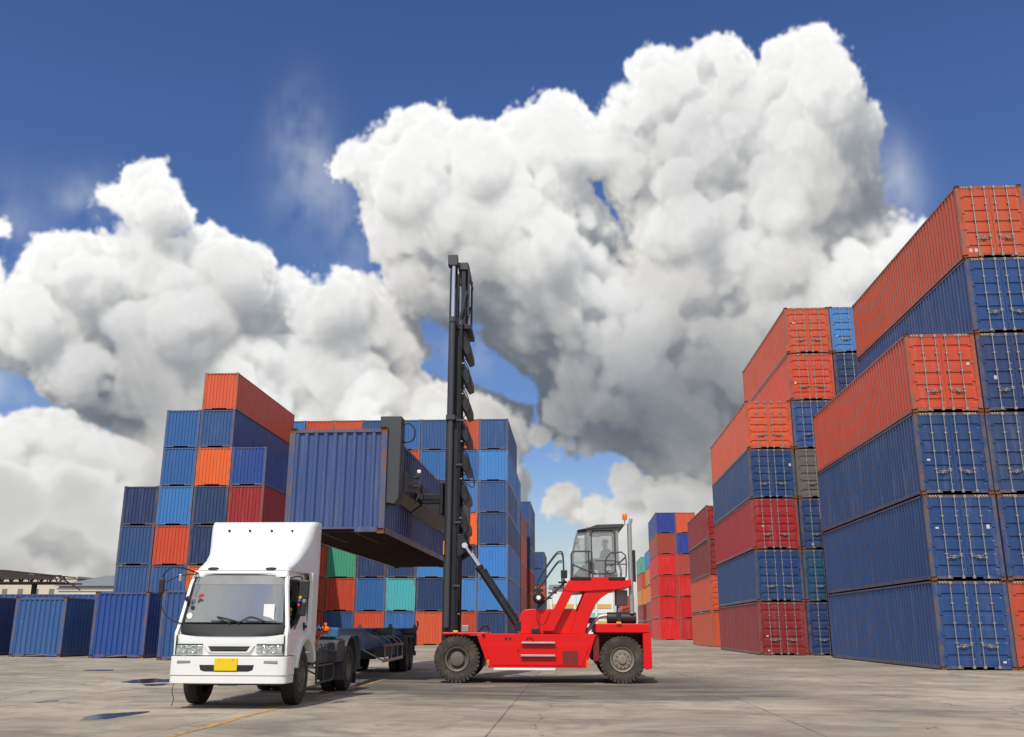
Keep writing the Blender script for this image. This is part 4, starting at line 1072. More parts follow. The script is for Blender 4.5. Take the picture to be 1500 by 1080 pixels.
for s in (-1, 1):
    mb = MB(); mb.box(*sorted((s*.50, s*.62)), 2.6, 2.72, .38, 1.1); mb.box(*sorted((s*.46, s*.66)), 2.52, 2.80, .34, .38); mb.build('landing_leg', M['chassis'], TR, 0, bevel=.01)
    for k, yw_ in enumerate((9.15, 10.15)):
        ar = arc(yw_, .46, .61, 170, 10, 12)+arc(yw_, .46, .58, 10, 170, 12)
        mb = MB(); mb.prism(ar, *sorted((s*.40, s*.985)), 'x')
        if k == 0: mb.box(*sorted((s*.42, s*.98)), 8.40, 8.44, .50, .98)
        mb.build('mudguard', M['chassis'], TR, 40, bevel=.006)
        wheel(TR, (s*.84, yw_, .46), .455, .25, .27, 'x', s, 'dish'); wheel(TR, (s*.55, yw_, .46), .455, .25, .27, 'x', s, 'dish')
    mb = MB(); x = s*.92
    mb.box(*sorted((s*.89, s*.95)), 4.6, 8.2, .80, .87); mb.build('side_rail', M['pinkrail'], TR, 0, bevel=.008)
    mb = MB(); mb.box(*sorted((s*.89, s*.94)), 4.4, 8.2, .42, .50)
    for y in (4.7, 5.9, 7.1, 8.1): mb.tube([(s*.50, y-.5, 1.15), (s*.8, y-.15, 1.0), (x, y, .86), (x, y, .44)], .018, 6)
    mb.tube([(s*.5, 3.3, .8), (s*.8, 4.2, .55), (s*.91, 4.5, .46)], .018, 6); mb.build('side_guard', M['steel'], TR)
mb = MB(); mb.box(-.40, -.02, 5.0, 6.6, .50, .76); mb.box(.52, .80, 5.4, 7.6, .52, .78); mb.build('tool_box', M['chassis'], TR, 0, bevel=.02)
mb = MB(); mb.cyl((-.3, 7.1, .56), (.3, 7.1, .56), .14, n=16); mb.build('air_tank', M['chassis'], TR)

# ---------------------------------------------------------------- red container handler (front towards -x, near side -y)
FL = empty('container_handler', (-.95, 25.25, 0), R(1.6))
tag(FL, 'red empty-container handler with tall dark mast and raised glass cab', 'forklift')
NS = -1.22                       # near face of the body
body = [(-1.50, 1.15), (-1.20, .36), (1.16, .36), (1.43, 1.15)]
mb = MB(); mb.prism(body, NS, -NS); bd = mb.build('chassis', M['red'], FL, 0, bevel=.02)
mb = MB(); mb.prism([(-1.30, .90), (-1.14, .42), (1.08, .42), (1.26, .90)], NS-.022, NS-.001); sp_ = mb.build('side_panel', M['red'], FL, 0, bevel=.008)
mb = MB()
for i in range(7): mb.box(.62+.05*i, .645+.05*i, NS-.030, NS-.0235, .46, .74)
mb.box(.60, .98, NS-.026, NS-.0225, .44, .76); mb.build('vent_grille', simple('dark_red_vent', (.20, .012, .012), .6), sp_, 0)
for x0, x1_, z in ((-.40, .42, .945), (-.42, .42, .645)):
    mb = MB(); mb.box(x0, x1_, NS-.12, NS-.002, z-.022, z+.022); mb.build('step', M['steel'], FL, 0, bevel=.006)
mb = MB(); mb.box(-1.10, .42, NS-.04, NS+.10, .305, .357); mb.build('skirt_strip', M['paper'], FL, 0, bevel=.006)
for x in (-.78, -.68): mb = MB(); mb.cyl((x, NS-.008, 1.04), (x, NS+.01, 1.04), .035, n=14); mb.build('tow_eye', M['black'], FL)
mb = MB(); mb.box(-.50, -.47, NS-.03, NS-.002, .72, .80); mb.build('panel_latch', M['black'], FL)
mb = MB(); mb.tube(curve([(-.28, NS-.012, 1.0), (-.26, NS-.03, 1.06), (-.18, NS-.03, 1.07), (-.10, NS-.012, 1.0)]), .008, 6); mb.build('handle', M['black'], FL)
# front fender plates
for s in (-1, 1):
    mb = MB(); mb.box(-2.34, -1.30, *sorted((s*.66, s*1.30)), 1.135, 1.185); mb.prism([(-1.50, 1.14), (-1.20, .36), (-1.08, .36), (-1.38, 1.14)], *sorted((s*1.221, s*1.30))); mb.build('front_fender', M['red'], FL, 0, bevel=.01)
for x, z in ((-2.02, 1.20), (1.98, 1.42)):
    mb = MB(); mb.box(x-.06, x+.06, -1.325, -1.29, z-.03, z+.03); mb.build('side_marker', M['amber'], FL, 0, bevel=.01)
for x in (-1.21, 1.20):
    mb = MB(); mb.box(x-.03, x+.03, -1.33, -1.29 if x < 0 else NS+.01, .40, .54); mb.build('side_marker', M['orangelens'], FL, 0, bevel=.01)
# hood
hd = [(-.47, 1.151), (-.47, 1.50), (-.42, 1.66), (-.33, 1.735), (-.2, 1.755), (.95, 1.755), (1.10, 1.30), (1.10, 1.151)]
mb = MB(); mb.prism(hd, -.98, .98); mb.build('hood', M['red'], FL, 40, bevel=.04, seg=3)
mb = MB(); mb.box(-.16, .03, -1.20, -.985, 1.155, 1.29); mb.cyl((-.06, -1.215, 1.23), (-.06, -1.19, 1.23), .05, n=14); mb.build('battery_switch', M['black'], FL, 0, bevel=.01)
# tower legs carrying the cab
for s in (-1, 1):
    y0, y1 = sorted((s*1.20, s*.985))
    mb = MB(); mb.prism([(.12, 1.22), (.38, 1.22), (.90, 2.20), (.66, 2.26)], y0, y1); mb.build('tower_leg', M['red'], FL, 0, bevel=.012)
    rl_ = [(.785, 1.152), (1.155, 1.152), (1.284, 1.57), (1.436, 1.87), (1.55, 2.0), (1.675, 2.09), (1.91, 2.22), (1.20, 2.22), (1.0, 1.76)]
    mb = MB(); mb.prism(rl_, y0+.004 if s > 0 else y0+.03, y1-.03 if s > 0 else y1-.004); mb.build('tower_leg', M['red'], FL, 40, bevel=.012)
mb = MB(); mb.prism([(.62, 2.20), (.78, 2.45), (1.30, 2.45), (1.34, 2.52), (1.74, 2.52), (1.78, 2.45), (2.22, 2.45), (2.30, 2.50), (2.33, 2.30), (1.95, 2.221), (.90, 2.16)], -1.215, 1.215)
mb.build('platform', M['red'], FL, 0, bevel=.012)
for x0, x1_ in ((.82, 1.33), (1.76, 2.18)):
    mb = MB(); mb.box(x0, x1_, -1.235, -1.05, 2.455, 2.525); [mb.cyl((x, -1.245, 2.49), (x, -1.23, 2.49), .018, n=10) for x in (x0+.05, x1_-.05)]; mb.build('rail_foot', M['mast'], FL, 0, bevel=.006)
# cab: posts, roof, glass, chair, wheel
cy0, cy1 = -.92, .62
CB0, CT0 = 2.46, 3.80
def bar(mb, a, b, r=.03): mb.cyl(a, b, r, n=8)
mb = MB()
for y in (cy0, cy1):
    mb.tube([(.86, y, CB0), (.90, y, 3.15), (1.02, y, 3.68)], .022, 8)
    mb.box(1.25, 1.32, y-.03, y+.03, CB0, 3.78); mb.box(1.98, 2.05, y-.03, y+.03, 2.9, 3.76); mb.tube([(2.02, y, 2.95), (2.10, y, 2.7), (2.08, y, CB0)], .03, 8)
    mb.box(.86, 2.08, y-.025, y+.025, CB0, CB0+.05); mb.box(1.33, 1.98, y-.024, y+.024, 3.70, 3.76); mb.box(1.33, 1.98, y-.024, y+.024, 2.95, 3.0)
for z in (CB0+.02, 3.66): mb.cyl((.86 if z < 3 else 1.02, cy0, z), (.86 if z < 3 else 1.02, cy1, z), .022, n=8); mb.cyl((2.06 if z < 3 else 2.01, cy0, z), (2.06 if z < 3 else 2.01, cy1, z), .022, n=8)
cf = mb.build('cab_frame', M['cabgrey'], FL, 40)
mb = MB(); mb.prism([(1.0, 3.70), (1.30, 3.77), (1.50, 3.84), (2.18, 3.86), (2.20, 3.80), (2.12, 3.765), (1.32, 3.73)], cy0-.10, cy1+.08); mb.build('cab_roof', M['mastgrey'], FL, 0, bevel=.015)
for s, y in ((-1, cy0), (1, cy1)):
    mb = MB(); mb.prism([(.88, CB0+.05), (1.25, CB0+.05), (1.25, 3.66), (1.03, 3.64), (.92, 3.15)], y-.004, y+.004); mb.build('cab_window', M['glass'], FL, 0)
    mb = MB(); mb.prism([(1.33, 3.0), (1.97, 3.0), (1.97, 3.69), (1.33, 3.69)], y-.004, y+.004); mb.prism([(1.33, CB0+.05), (2.0, CB0+.05), (2.06, 2.7), (1.99, 2.94), (1.33, 2.94)], y-.004, y+.004); d_ = mb.build('cab_door', M['glass'], FL, 0)
    if s < 0:
        mb = MB(); mb.tube([(1.36, y-.02, 2.62), (1.36, y-.02, 3.64), (1.42, y-.02, 3.69), (1.90, y-.02, 3.69), (1.96, y-.02, 3.62), (1.96, y-.02, 2.70), (1.90, y-.02, 2.64), (1.36, y-.02, 2.62)], .016, 6); mb.build('door_frame', M['mastgrey'], d_)
mb = MB(); mb.loft([[(x, cy0+.03, z), (x, cy1-.03, z), (x+.006, cy1-.03, z), (x+.006, cy0+.03, z)] for x, z in ((.86, CB0+.05), (.90, 3.15), (1.02, 3.65))]); mb.build('windscreen', M['glass'], FL, 0)
mb = MB(); mb.box(2.02, 2.03, cy0+.03, cy1-.03, 2.95, 3.68); mb.build('rear_window', M['glass'], FL, 0)
mb = MB(); mb.prism([(.92, CB0+.02), (.92, 2.60), (1.15, 2.86), (1.22, 2.86), (1.22, CB0+.02)], -.55, .30); mb.box(1.36, 1.60, cy0+.06, cy0+.10, 3.54, 3.60); mb.build('console', M['cabgrey'], FL, 0, bevel=.015)
mb = MB(); mb.box(1.58, 2.0, -.38, .12, 2.52, 2.74); mb.prism([(1.90, 2.72), (2.0, 2.72), (2.06, 3.2), (1.96, 3.2)], -.36, .10); mb.build('operator_chair', M['cloth'], FL, 40, bevel=.04)
mb = MB(); c0 = Vector((1.36, -.13, 2.90)); ax_ = Vector((-.45, 0, .89)).normalized(); a_ = Vector((0, 1, 0)); b_ = ax_.cross(a_)
mb.tube([c0+(a_*math.cos(t*math.pi/12)+b_*math.sin(t*math.pi/12))*.17 for t in range(25)], .014, 6); mb.tube([c0-a_*.17, c0+a_*.17], .01, 6); mb.cyl(c0, c0-ax_*.3, .025); mb.build('steering_wheel', M['black'], FL)
mb = MB(); mb.lathe([(-.02, .001), (-.02, .055), (0, .06), (.03, .05), (.035, .001)], (1.0, cy0-.10, 3.42), 'y', 16); mb.tube([(1.02, cy0-.07, 3.52), (1.0, cy0-.1, 3.47)], .01, 6); mb.build('mirror', M['cabgrey'], FL)
# platform hand rails
def rail(name, pts, r=.018, m='mastgrey'):
    mb = MB(); mb.tube(pts, r, 8); return mb.build(name, M[m], FL)
Y0 = -1.14
rail('hand_rail', [(.86, Y0, 2.52), (.84, Y0, 3.08), (.87, Y0, 3.14), (.95, Y0, 3.16), (1.32, Y0, 3.16), (1.36, Y0, 3.12), (1.37, Y0, 2.52)])
rail('hand_rail', curve([(.85, Y0, 2.84), (.95, Y0, 2.80), (1.20, Y0, 2.70), (1.36, Y0, 2.68)]))
rail('hand_rail', [(1.28, Y0+.02, 2.52), (1.28, Y0+.02, 3.14)])
rail('hand_rail', [(1.70, Y0, 2.52), (1.70, Y0, 2.92), (1.74, Y0, 3.02), (1.84, Y0, 3.12), (2.10, Y0, 3.14), (2.20, Y0, 3.06), (2.22, Y0, 2.85), (2.20, Y0, 2.52)])
rail('hand_rail', [(1.70, Y0, 2.84), (2.21, Y0, 2.84)], .014)
rail('hand_rail', [(2.21, -1.1, 3.02), (2.21, .95, 3.02)], .018)
# stairs from the deck up to the platform, on the front of the tower
for y in (-1.02, -.42):
    rail('stair_rail', curve([(.0, y, 1.85), (-.02, y, 2.35), (.10, y, 2.62), (.42, y, 3.06), (.55, y, 3.16), (.64, y, 3.08), (.66, y, 2.55), (.66, y, 2.35)], 6), .017)
    rail('stair_rail', curve([(-.02, y, 2.20), (.20, y, 2.50), (.50, y, 2.90), (.62, y, 2.92)], 6), .015)
for k in range(5):
    mb = MB(); mb.box(.0+.13*k, .22+.13*k, -1.0, -.45, 1.88+.13*k, 1.905+.13*k); mb.build('stair_tread', M['mastgrey'], FL, 0)
for y in (-1.0, -.45): rail('stair_stringer', [(-.02, y, 1.78), (.70, y, 2.44)], .022)
# work lamps beside the stairs
mb = MB(); mb.lathe([(-.10, .001), (-.10, .09), (-.04, .135), (.02, .14), (.02, .105), (-.01, .10)], (.02, -1.12, 2.02), 'y', 22); mb.box(-.10, .14, -1.08, -.95, 2.16, 2.24); wl_ = mb.build('work_lamp', M['black'], FL, 40)
mb = MB(); mb.lathe([(-.012, .001), (-.012, .05), (0, .055)], (.02, -1.225, 2.02), 'y', 16); mb.build('lamp_lens', M['lamp'], wl_)
mb = MB(); mb.box(.58, .74, -1.16, -1.0, 2.50, 2.70); mb.cyl((.60, -1.1, 2.5), (.66, -1.1, 2.1), .02); mb.build('work_lamp', M['black'], FL, 0, bevel=.02)
rail('hose', curve([(.0, -1.15, 1.85), (-.02, -1.2, 1.5), (.06, -1.2, 1.38), (.18, -1.21, 1.42), (.30, -1.22, 1.7)], 6), .012, 'black')
# rear end
mb = MB(); mb.box(1.42, 2.74, -1.26, 1.26, 1.19, 1.405); mb.build('rear_deck', M['red'], FL, 0, bevel=.015)
mb = MB(); mb.prism([(2.56, 1.188), (2.76, 1.188), (2.77, .36), (2.66, .33), (2.56, .36)], -1.24, 1.24); mb.build('counterweight', M['red'], FL, 0, bevel=.02)
mb = MB(); mb.box(1.44, 2.55, -.60, .60, .42, 1.188); mb.box(1.35, 1.50, -1.15, 1.15, .52, 1.15); mb.build('rear_axle_frame', simple('dark_red_paint', (.16, .006, .006), .5), FL, 0, bevel=.01)
mb = MB(); mb.cyl((1.72, -.88, 1.545), (2.44, -.88, 1.545), .135, n=24); mb.box(1.95, 2.06, -1.03, -.73, 1.41, 1.69); mb.build('air_filter', M['black'], FL, bevel=.01)
mb = MB(); mb.tube(curve([(1.18, -.9, 1.16), (1.30, -.9, 1.32), (1.50, -.9, 1.55), (1.74, -.9, 1.60)], 6), .045, 10); mb.build('intake_pipe', M['steel'], FL)
mb = MB(); mb.tube(curve([(1.20, -1.0, 1.2), (1.22, -1.02, 1.42), (1.36, -1.0, 1.5)], 6), .02, 8); mb.box(1.24, 1.42, -1.0, -.8, 1.41, 1.55); mb.build('hydraulic_fitting', M['chassis'], FL)
mb = MB(); mb.box(1.96, 2.25, -.85, -.3, 1.85, 2.22); mb.box(2.0, 2.05, -.85, -.3, 1.4, 1.85); mb.build('oil_tank', M['cabgrey'], FL, 0, bevel=.02)
mb = MB(); mb.tube([(2.33, -1.0, 1.65), (2.33, -1.0, 3.86)], .058, 16); mb.tube([(2.33, -1.0, 3.8), (2.36, -1.0, 3.9), (2.38, -1.0, 3.98)], .045, 12); mb.build('exhaust_pipe', M['steel'], FL)
mb = MB(); mb.cyl((2.42, -.95, 2.42), (2.42, -.95, 3.2), .045, n=12); mb.build('exhaust_guard', M['black'], FL)
mb = MB(); mb.tube([(2.14, -.9, 3.78), (2.22, -1.0, 3.85), (2.22, -1.0, 3.98)], .014, 6); bm_ = mb.build('beacon_stalk', M['steel'], FL)
mb = MB(); mb.lathe([(0, .055), (.03, .06), (.10, .058), (.125, .04), (.132, .001)], (2.22, -1.0, 3.99), 'z', 18); mb.cyl((2.22, -1.0, 3.96), (2.22, -1.0, 3.99), .06); mb.build('beacon', M['orangelens'], bm_)
# wheels
for s in (-1, 1):
    wheel(FL, (-1.98, s*1.04, .56), .555, .46, .30, 'y', s, 'drive', 'dustyrubber', 'rim', 34)
    wheel(FL, (2.05, s*.98, .56), .552, .44, .30, 'y', s, 'steer', 'dustyrubber', 'rimgrey', 34)
mb = MB(); mb.cyl((-1.98, -.8, .56), (-1.98, .8, .56), .22, n=16); mb.box(-2.2, -1.4, -.62, .62, .35, 1.10); mb.build('drive_axle', M['mast'], FL, 0, bevel=.02)
# ---- mast
for s in (-1, 1):
    y = s*.66
    def ch(mb, x0, x1_, z0, z1, yy, t, f):             # channel section upright, open inwards
        mb.box(x0, x1_, *sorted((yy, yy+s*t)), z0, z1); mb.box(x0, x0+f, *sorted((yy-s*.13, yy-s*.001)), z0, z1); mb.box(x1_-f, x1_, *sorted((yy-s*.13, yy-s*.001)), z0, z1)
    mb = MB(); ch(mb, -2.42, -2.06, .42, 6.72, y, .05, .06); mb.build('outer_upright', M['mast'], FL, 0, bevel=.006)
    mb = MB(); ch(mb, -2.43, -2.09, 1.2, 9.36, y-s*.14, .045, .05); mb.build('middle_upright', M['mast'], FL, 0, bevel=.006)
    mb = MB(); ch(mb, -2.44, -2.24, 5.0, 11.2, y-s*.26, .04, .03); mb.box(-2.10, -1.99, *sorted((y-s*.30, y-s*.12)), 9.36, 11.0); mb.build('inner_upright', M['mast'], FL, 0, bevel=.005)
    mb = MB(); mb.cyl((-2.30, y+s*.135, 1.3), (-2.30, y+s*.135, 9.36), .075, n=18); mb.cyl((-2.30, y+s*.135, 9.36), (-2.30, y+s*.135, 9.50), .095, n=18)
    mb.box(-2.42, -2.18, *sorted((y+s*.06, y+s*.24)), 6.62, 6.74); lc = mb.build('lift_cylinder', M['mastgrey'], FL)
    mb = MB(); mb.cyl((-2.30, y+s*.135, 9.5), (-2.30, y+s*.135, 11.0), .052, n=16); mb.build('lift_rod', M['chrome'], lc)
    mb = MB(); mb.box(-2.46, -2.19, *sorted((y-s*.05, y+s*.22)), 11.0, 11.32); mb.build('mast_head', M['mastgrey'], FL, 0, bevel=.02)
    mb = MB(); mb.box(-2.12, -2.08, *sorted((y-s*.30, y-s*.26)), 2.0, 11.0); mb.build('lift_chain', M['chassis'], FL, 0)
    mb = MB(); mb.tube([(-1.90, y-s*.1, 9.6), (-1.90, y-s*.1, 11.05)], .03, 8); mb.tube([(-2.15, y, 9.4), (-1.94, y, 10.3)], .028, 8); mb.build('head_stay', M['mastgrey'], FL)
    mb = MB(); mb.box(-2.425, -2.40, *sorted((y+s*.051, y+s*.12)), 3.1, 3.45); mb.build('yellow_marker', M['amber'], FL, 0)
    # tilt cylinder
    a = Vector((-1.86, s*.90, 3.32)); b = Vector((-.50, s*.90, 1.34)); d_ = (b-a)
    mb = MB(); mb.cyl(a+d_*.27, b, .088, n=18); mb.cyl(a+d_*.26, a+d_*.30, .10, n=18); mb.box(b.x-.08, b.x+.08, b.y-.09, b.y+.09, b.z-.12, b.z+.10); tc_ = mb.build('tilt_cylinder', M['mast'], FL, bevel=.006)
    mb = MB(); mb.cyl(a, a+d_*.27, .042, n=14); mb.cyl(a-Vector((0, .08, 0)), a+Vector((0, .08, 0)), .07, n=14); mb.build('tilt_rod', M['chrome'], tc_)
    mb = MB(); mb.prism([(-2.06, 3.6), (-2.06, 3.05), (-1.84, 3.2), (-1.80, 3.4), (-1.95, 3.62)], *sorted((s*.66, s*.84))); mb.build('tilt_bracket', M['mast'], FL, 0, bevel=.01)
mb = MB(); mb.box(-2.20, -1.92, -.58, .58, 10.98, 11.2); mb.prism([(-1.915, 11.19), (-1.84, 10.75), (-1.88, 10.72), (-1.96, 10.99)], -.5, .5); mb.build('head_beam', M['mastgrey'], FL, 0, bevel=.015)
mb = MB(); mb.box(-2.40, -1.80, -.62, .62, 9.22, 9.36); mb.build('cross_beam', M['mast'], FL, 0, bevel=.015)
for k in range(7):                                    # sloping stiffener plates up the back of the mast
    z = 3.95+.80*k
    mb = MB(); mb.prism([(-2.055, z+.36), (-2.01, z+.36), (-1.80, z-.04), (-1.79, z-.24), (-1.92, z-.30), (-2.055, z-.06)], -.62, .62)
    mb.build('cross_beam', M['mast'], FL, 0, bevel=.02)
    mb = MB(); mb.tube(curve([(-2.0, -.62, z+.40), (-1.86, -.66, z+.12), (-1.82, -.66, z-.2), (-1.98, -.62, z-.42)], 5), .014, 6); mb.build('hose', M['black'], FL)
for z in (1.62, 4.03, 5.05, 6.05, 7.35, 8.2):
    mb = MB(); mb.box(-2.08, -1.98, -.725, -.711, z, z+.03); mb.build('grease_plate', M['steel'], FL, 0)
for k, yy in enumerate((-.735, -.755, -.775)):
    mb = MB(); mb.tube(curve([(-2.10+.03*k, yy, 1.25), (-2.10+.03*k, yy, 5.0), (-2.11+.03*k, yy+.005, 8.9), (-2.02, yy+.1, 9.5)], 4), .013, 6); mb.build('hose', M['black'], FL)
for z in (2.3, 3.9, 5.4, 6.6):
    mb = MB(); mb.box(-2.14, -1.98, -.80, -.712, z, z+.05); mb.build('hose_clamp', M['mastgrey'], FL, 0)
mb = MB(); mb.box(-1.90, -1.72, -1.0, -.84, 1.19, 1.36); mb.build('head_lamp', M['cabgrey'], FL, 0, bevel=.02)
mb = MB(); mb.tube(curve([(-1.86, -.60, 5.75), (-1.74, -.62, 5.3), (-1.66, -.62, 4.95), (-1.72, -.62, 4.85), (-1.86, -.60, 4.95)], 6), .015, 6); mb.tube(curve([(-1.5, -.9, 1.2), (-1.3, -.9, 1.36), (-1.2, -.92, 1.22)], 6), .03, 6); mb.build('hose', M['black'], FL)
# ---- spreader (in the handler's own space; hugs the right side of the hanging box)
xs = LIFT.location.x+1.219-FL.location.x              # container side plane seen from the handler's root
def SX(y): return xs+.02-.012*y*0 + .038*(-y)*0
SP = empty('spreader_frame', (0, 0, 0)); SP.parent = FL; SP.rotation_euler = (0, 0, -R(1.6)-.010)
bpy.data.objects.remove(SP)
Ms = Matrix.Rotation(-R(1.6)-.010, 4, 'Z')
def sp_build(mb, name, mat, parent=FL, bevel=.015):
    o = mb.build(name, M[mat], parent, 30, bevel=bevel); 
    if parent is FL: o.matrix_local = Ms @ Matrix.Translation((-.045, 0, 0))
    return o
x0 = xs+.03; yn, yf = -2.80, 10.6; zt = LIFT.location.z+2.56; zb = LIFT.location.z
mb = MB(); mb.prism([(x0-.16, zt+.30), (x0-.16, zt+.02), (x0+.0, zt+.02), (x0+.0, zt-1.82), (x0+.26, zt-1.86), (x0+.36, zt-1.70), (x0+.36, zt+.30)], yn, yn+.50)
eb = sp_build(mb, 'end_beam', 'mastgrey')
mb = MB(); mb.prism([(x0+.02, zt+.20), (x0+.02, zt-1.45), (x0+.14, zt-1.60), (x0+.42, zt-1.60), (x0+.44, zt-1.30), (x0+.44, zt+.20)], yf, yf+.55); mb.box(x0-.28, x0+.02, yf+.10, yf+.45, zt+.02, zt+.16)
sp_build(mb, 'end_beam', 'mastgrey')
mb = MB(); mb.prism([(x0+.04, zt-.78), (x0+.32, zt-.92), (x0+.32, zt-1.46), (x0+.04, zt-1.66)], yn+.855, yf-.02); sp_build(mb, 'telescopic_beam', 'mastgrey')
mb = MB(); mb.prism([(x0+.02, zt-.74), (x0+.345, zt-.90), (x0+.345, zt-1.48), (x0+.02, zt-1.70)], .6, 5.2); sp_build(mb, 'spreader_body', 'mast')
mb = MB()
for y in (-.45, .35):
    mb.box(x0+.33, -2.45, y, y+.12, zt-1.46, zt-1.30)
mb.box(-2.53, -2.44, -.50, .50, zt-1.85, zt-1.0); sp_build(mb, 'carriage', 'mast')
mb = MB(); mb.tube(curve([(x0+.34, yn+.3, zt+.15), (x0+.50, yn+.32, zt+.18), (x0+.64, yn+.3, zt+.02), (x0+.62, yn+.3, zt-.22), (x0+.45, yn+.3, zt-.30), (x0+.34, yn+.3, zt-.28)], 8), .022, 8); sp_build(mb, 'hose', 'black', bevel=0)
mb = MB(); mb.box(x0+.42, x0+.52, -.75, -.66, zt-.80, zt-.70); sp_build(mb, 'work_lamp', 'lamp', bevel=.02)
mb = MB()
for z, y in ((-.9, -.95), (-1.15, -1.0), (-1.3, -.9)): mb.cyl((x0+.36, y+.3, zt+z), (x0+.48, y+.2, zt+z), .04, n=12)
mb.tube(curve([(x0+.38, -.7, zt-.8), (x0+.50, -.72, zt-1.0), (x0+.46, -.72, zt-1.4), (x0+.36, -.7, zt-1.6)], 6), .016, 6); sp_build(mb, 'hydraulic_fitting', 'chassis', bevel=0)

# ---------------------------------------------------------------- operator in the raised cab (seated, facing -x)
def skin_body(name, verts, edges, mat, parent=None, sub=2, root=0):
    me = bpy.data.meshes.new(name); me.from_pydata([v[0] for v in verts], edges, [])
    o = bpy.data.objects.new(name, me); link(o, parent); me.materials.append(mat)
    s = o.modifiers.new('skin', 'SKIN'); s.use_smooth_shade = True
    if not me.skin_vertices: bpy.context.view_layer.update()
    ly = me.skin_vertices[0].data if me.skin_vertices else None
    if ly is None:
        bm = bmesh.new(); bm.from_mesh(me); bm.verts.layers.skin.verify(); bm.to_mesh(me); bm.free(); ly = me.skin_vertices[0].data
    for i, v in enumerate(verts):
        ly[i].radius = v[1]; ly[i].use_root = (i == root); ly[i].use_loose = False
    u = o.modifiers.new('sub', 'SUBSURF'); u.levels = sub; u.render_levels = sub
    return o
def W_(x, y, z): return (x, y, z)
PR = empty('person', (FL.location.x+1.80, FL.location.y-.08, 2.742), R(1.6))
tag(PR, 'seated person in a violet blue shirt at the controls of the raised machine cab', 'person')
# local: faces -x, hips at origin height .10
bv = [((0, 0, .10), (.15, .17)), ((-.01, 0, .25), (.13, .16)), ((-.02, 0, .42), (.12, .18)), ((-.02, 0, .49), (.09, .12)), ((-.03, 0, .545), (.060, .060)), ((-.035, 0, .59), (.062, .062)), ((-.045, 0, .67), (.092, .078)), ((-.045, 0, .73), (.080, .072)),
      ((-.01, -.19, .47), (.058, .058)), ((-.10, -.24, .25), (.046, .046)), ((-.33, -.17, .22), (.036, .036)),
      ((-.01, .19, .47), (.058, .058)), ((-.10, .24, .25), (.046, .046)), ((-.33, .10, .22), (.036, .036)),
      ((-.10, -.10, .09), (.095, .09)), ((-.44, -.13, .12), (.07, .07)), ((-.50, -.13, -.16), (.05, .05)),
      ((-.10, .10, .09), (.095, .09)), ((-.44, .13, .12), (.07, .07)), ((-.50, .13, -.16), (.05, .05))]
be = [(0, 1), (1, 2), (2, 3), (3, 4), (4, 5), (5, 6), (6, 7), (3, 8), (8, 9), (9, 10), (3, 11), (11, 12), (12, 13), (0, 14), (14, 15), (15, 16), (0, 17), (17, 18), (18, 19)]
pb = skin_body('body', bv, be, M['skin'], PR)
# clothing just outside the body
cv = [((0, 0, .08), (.175, .19)), ((-.01, 0, .25), (.16, .185)), ((-.02, 0, .41), (.15, .205)), ((-.025, 0, .50), (.10, .13)),
      ((-.01, -.19, .47), (.070, .070)), ((-.10, -.24, .25), (.058, .058)), ((-.24, -.20, .23), (.050, .050)),
      ((-.01, .19, .47), (.070, .070)), ((-.10, .24, .25), (.058, .058)), ((-.24, .17, .23), (.050, .050))]
skin_body('shirt', cv, [(0, 1), (1, 2), (2, 3), (3, 4), (4, 5), (5, 6), (3, 7), (7, 8), (8, 9)], M['shirt'], PR)
tv = [((0, 0, .08), (.155, .18)), ((-.10, -.10, .09), (.108, .102)), ((-.44, -.13, .12), (.083, .083)), ((-.50, -.13, -.13), (.065, .065)), ((-.10, .10, .09), (.108, .102)), ((-.44, .13, .12), (.083, .083)), ((-.50, .13, -.13), (.065, .065))]
skin_body('trousers', tv, [(0, 1), (1, 2), (2, 3), (0, 4), (4, 5), (5, 6)], M['trouser'], PR)
def finger(y0, x0_, z0, ln, s):
    return [((x0_, y0, z0), (.010, .010)), ((x0_-ln*.5, y0, z0+.012), (.0095, .0095)), ((x0_-ln*.85, y0+s*.004, z0-.006), (.009, .009)), ((x0_-ln*.75, y0, z0-.03), (.008, .008))]
for s, hy, nm in ((-1, -.165, 'hand'), (1, .10, 'hand')):
    hv = [((-.33, hy, .22), (.032, .026)), ((-.37, hy, .222), (.036, .018)), ((-.405, hy, .222), (.040, .014))]; he = [(0, 1), (1, 2)]
    o = skin_body(nm, hv, he, M['skin'], pb, 1)
    for q, ln in zip((-.028, -.010, .009, .027), (.068, .078, .074, .058)):
        fv = finger(hy+q, -.405, .222, ln, s); skin_body('finger', fv, [(0, 1), (1, 2), (2, 3)], M['skin'], o, 1)
    fv = [((-.355, hy-s*.028, .222), (.011, .011)), ((-.385, hy-s*.055, .215), (.010, .010)), ((-.41, hy-s*.052, .198), (.009, .009))]; skin_body('thumb', fv, [(0, 1), (1, 2)], M['skin'], o, 1)
mb = MB(); mb.lathe([(0, .088), (.04, .086), (.075, .062), (.092, .02), (.094, .001)], (-.035, 0, .715), 'z', 20); mb.build('hair', M['hair'], pb, 60)
mb = MB(); mb.prism([(-.125, .685), (-.158, .65), (-.125, .645)], -.014, .014); mb.build('nose', M['skin'], pb, 0, bevel=.006)
for s in (-1, 1):
    mb = MB(); mb.lathe([(-.012, .001), (0, .012), (.012, .001)], (-.130, s*.032, .69), 'z', 10); mb.build('eye', M['black'], pb, 60)
    mb = MB(); mb.lathe([(-.03, .001), (-.015, .016), (.015, .018), (.032, .001)], (-.03, s*.080, .68), 'z', 10); mb.build('ear', M['skin'], pb, 60)
mb = MB(); mb.box(-.134, -.120, -.024, .024, .615, .623); mb.build('mouth', simple('lips', (.30, .12, .10), .5), pb, 0, bevel=.003)

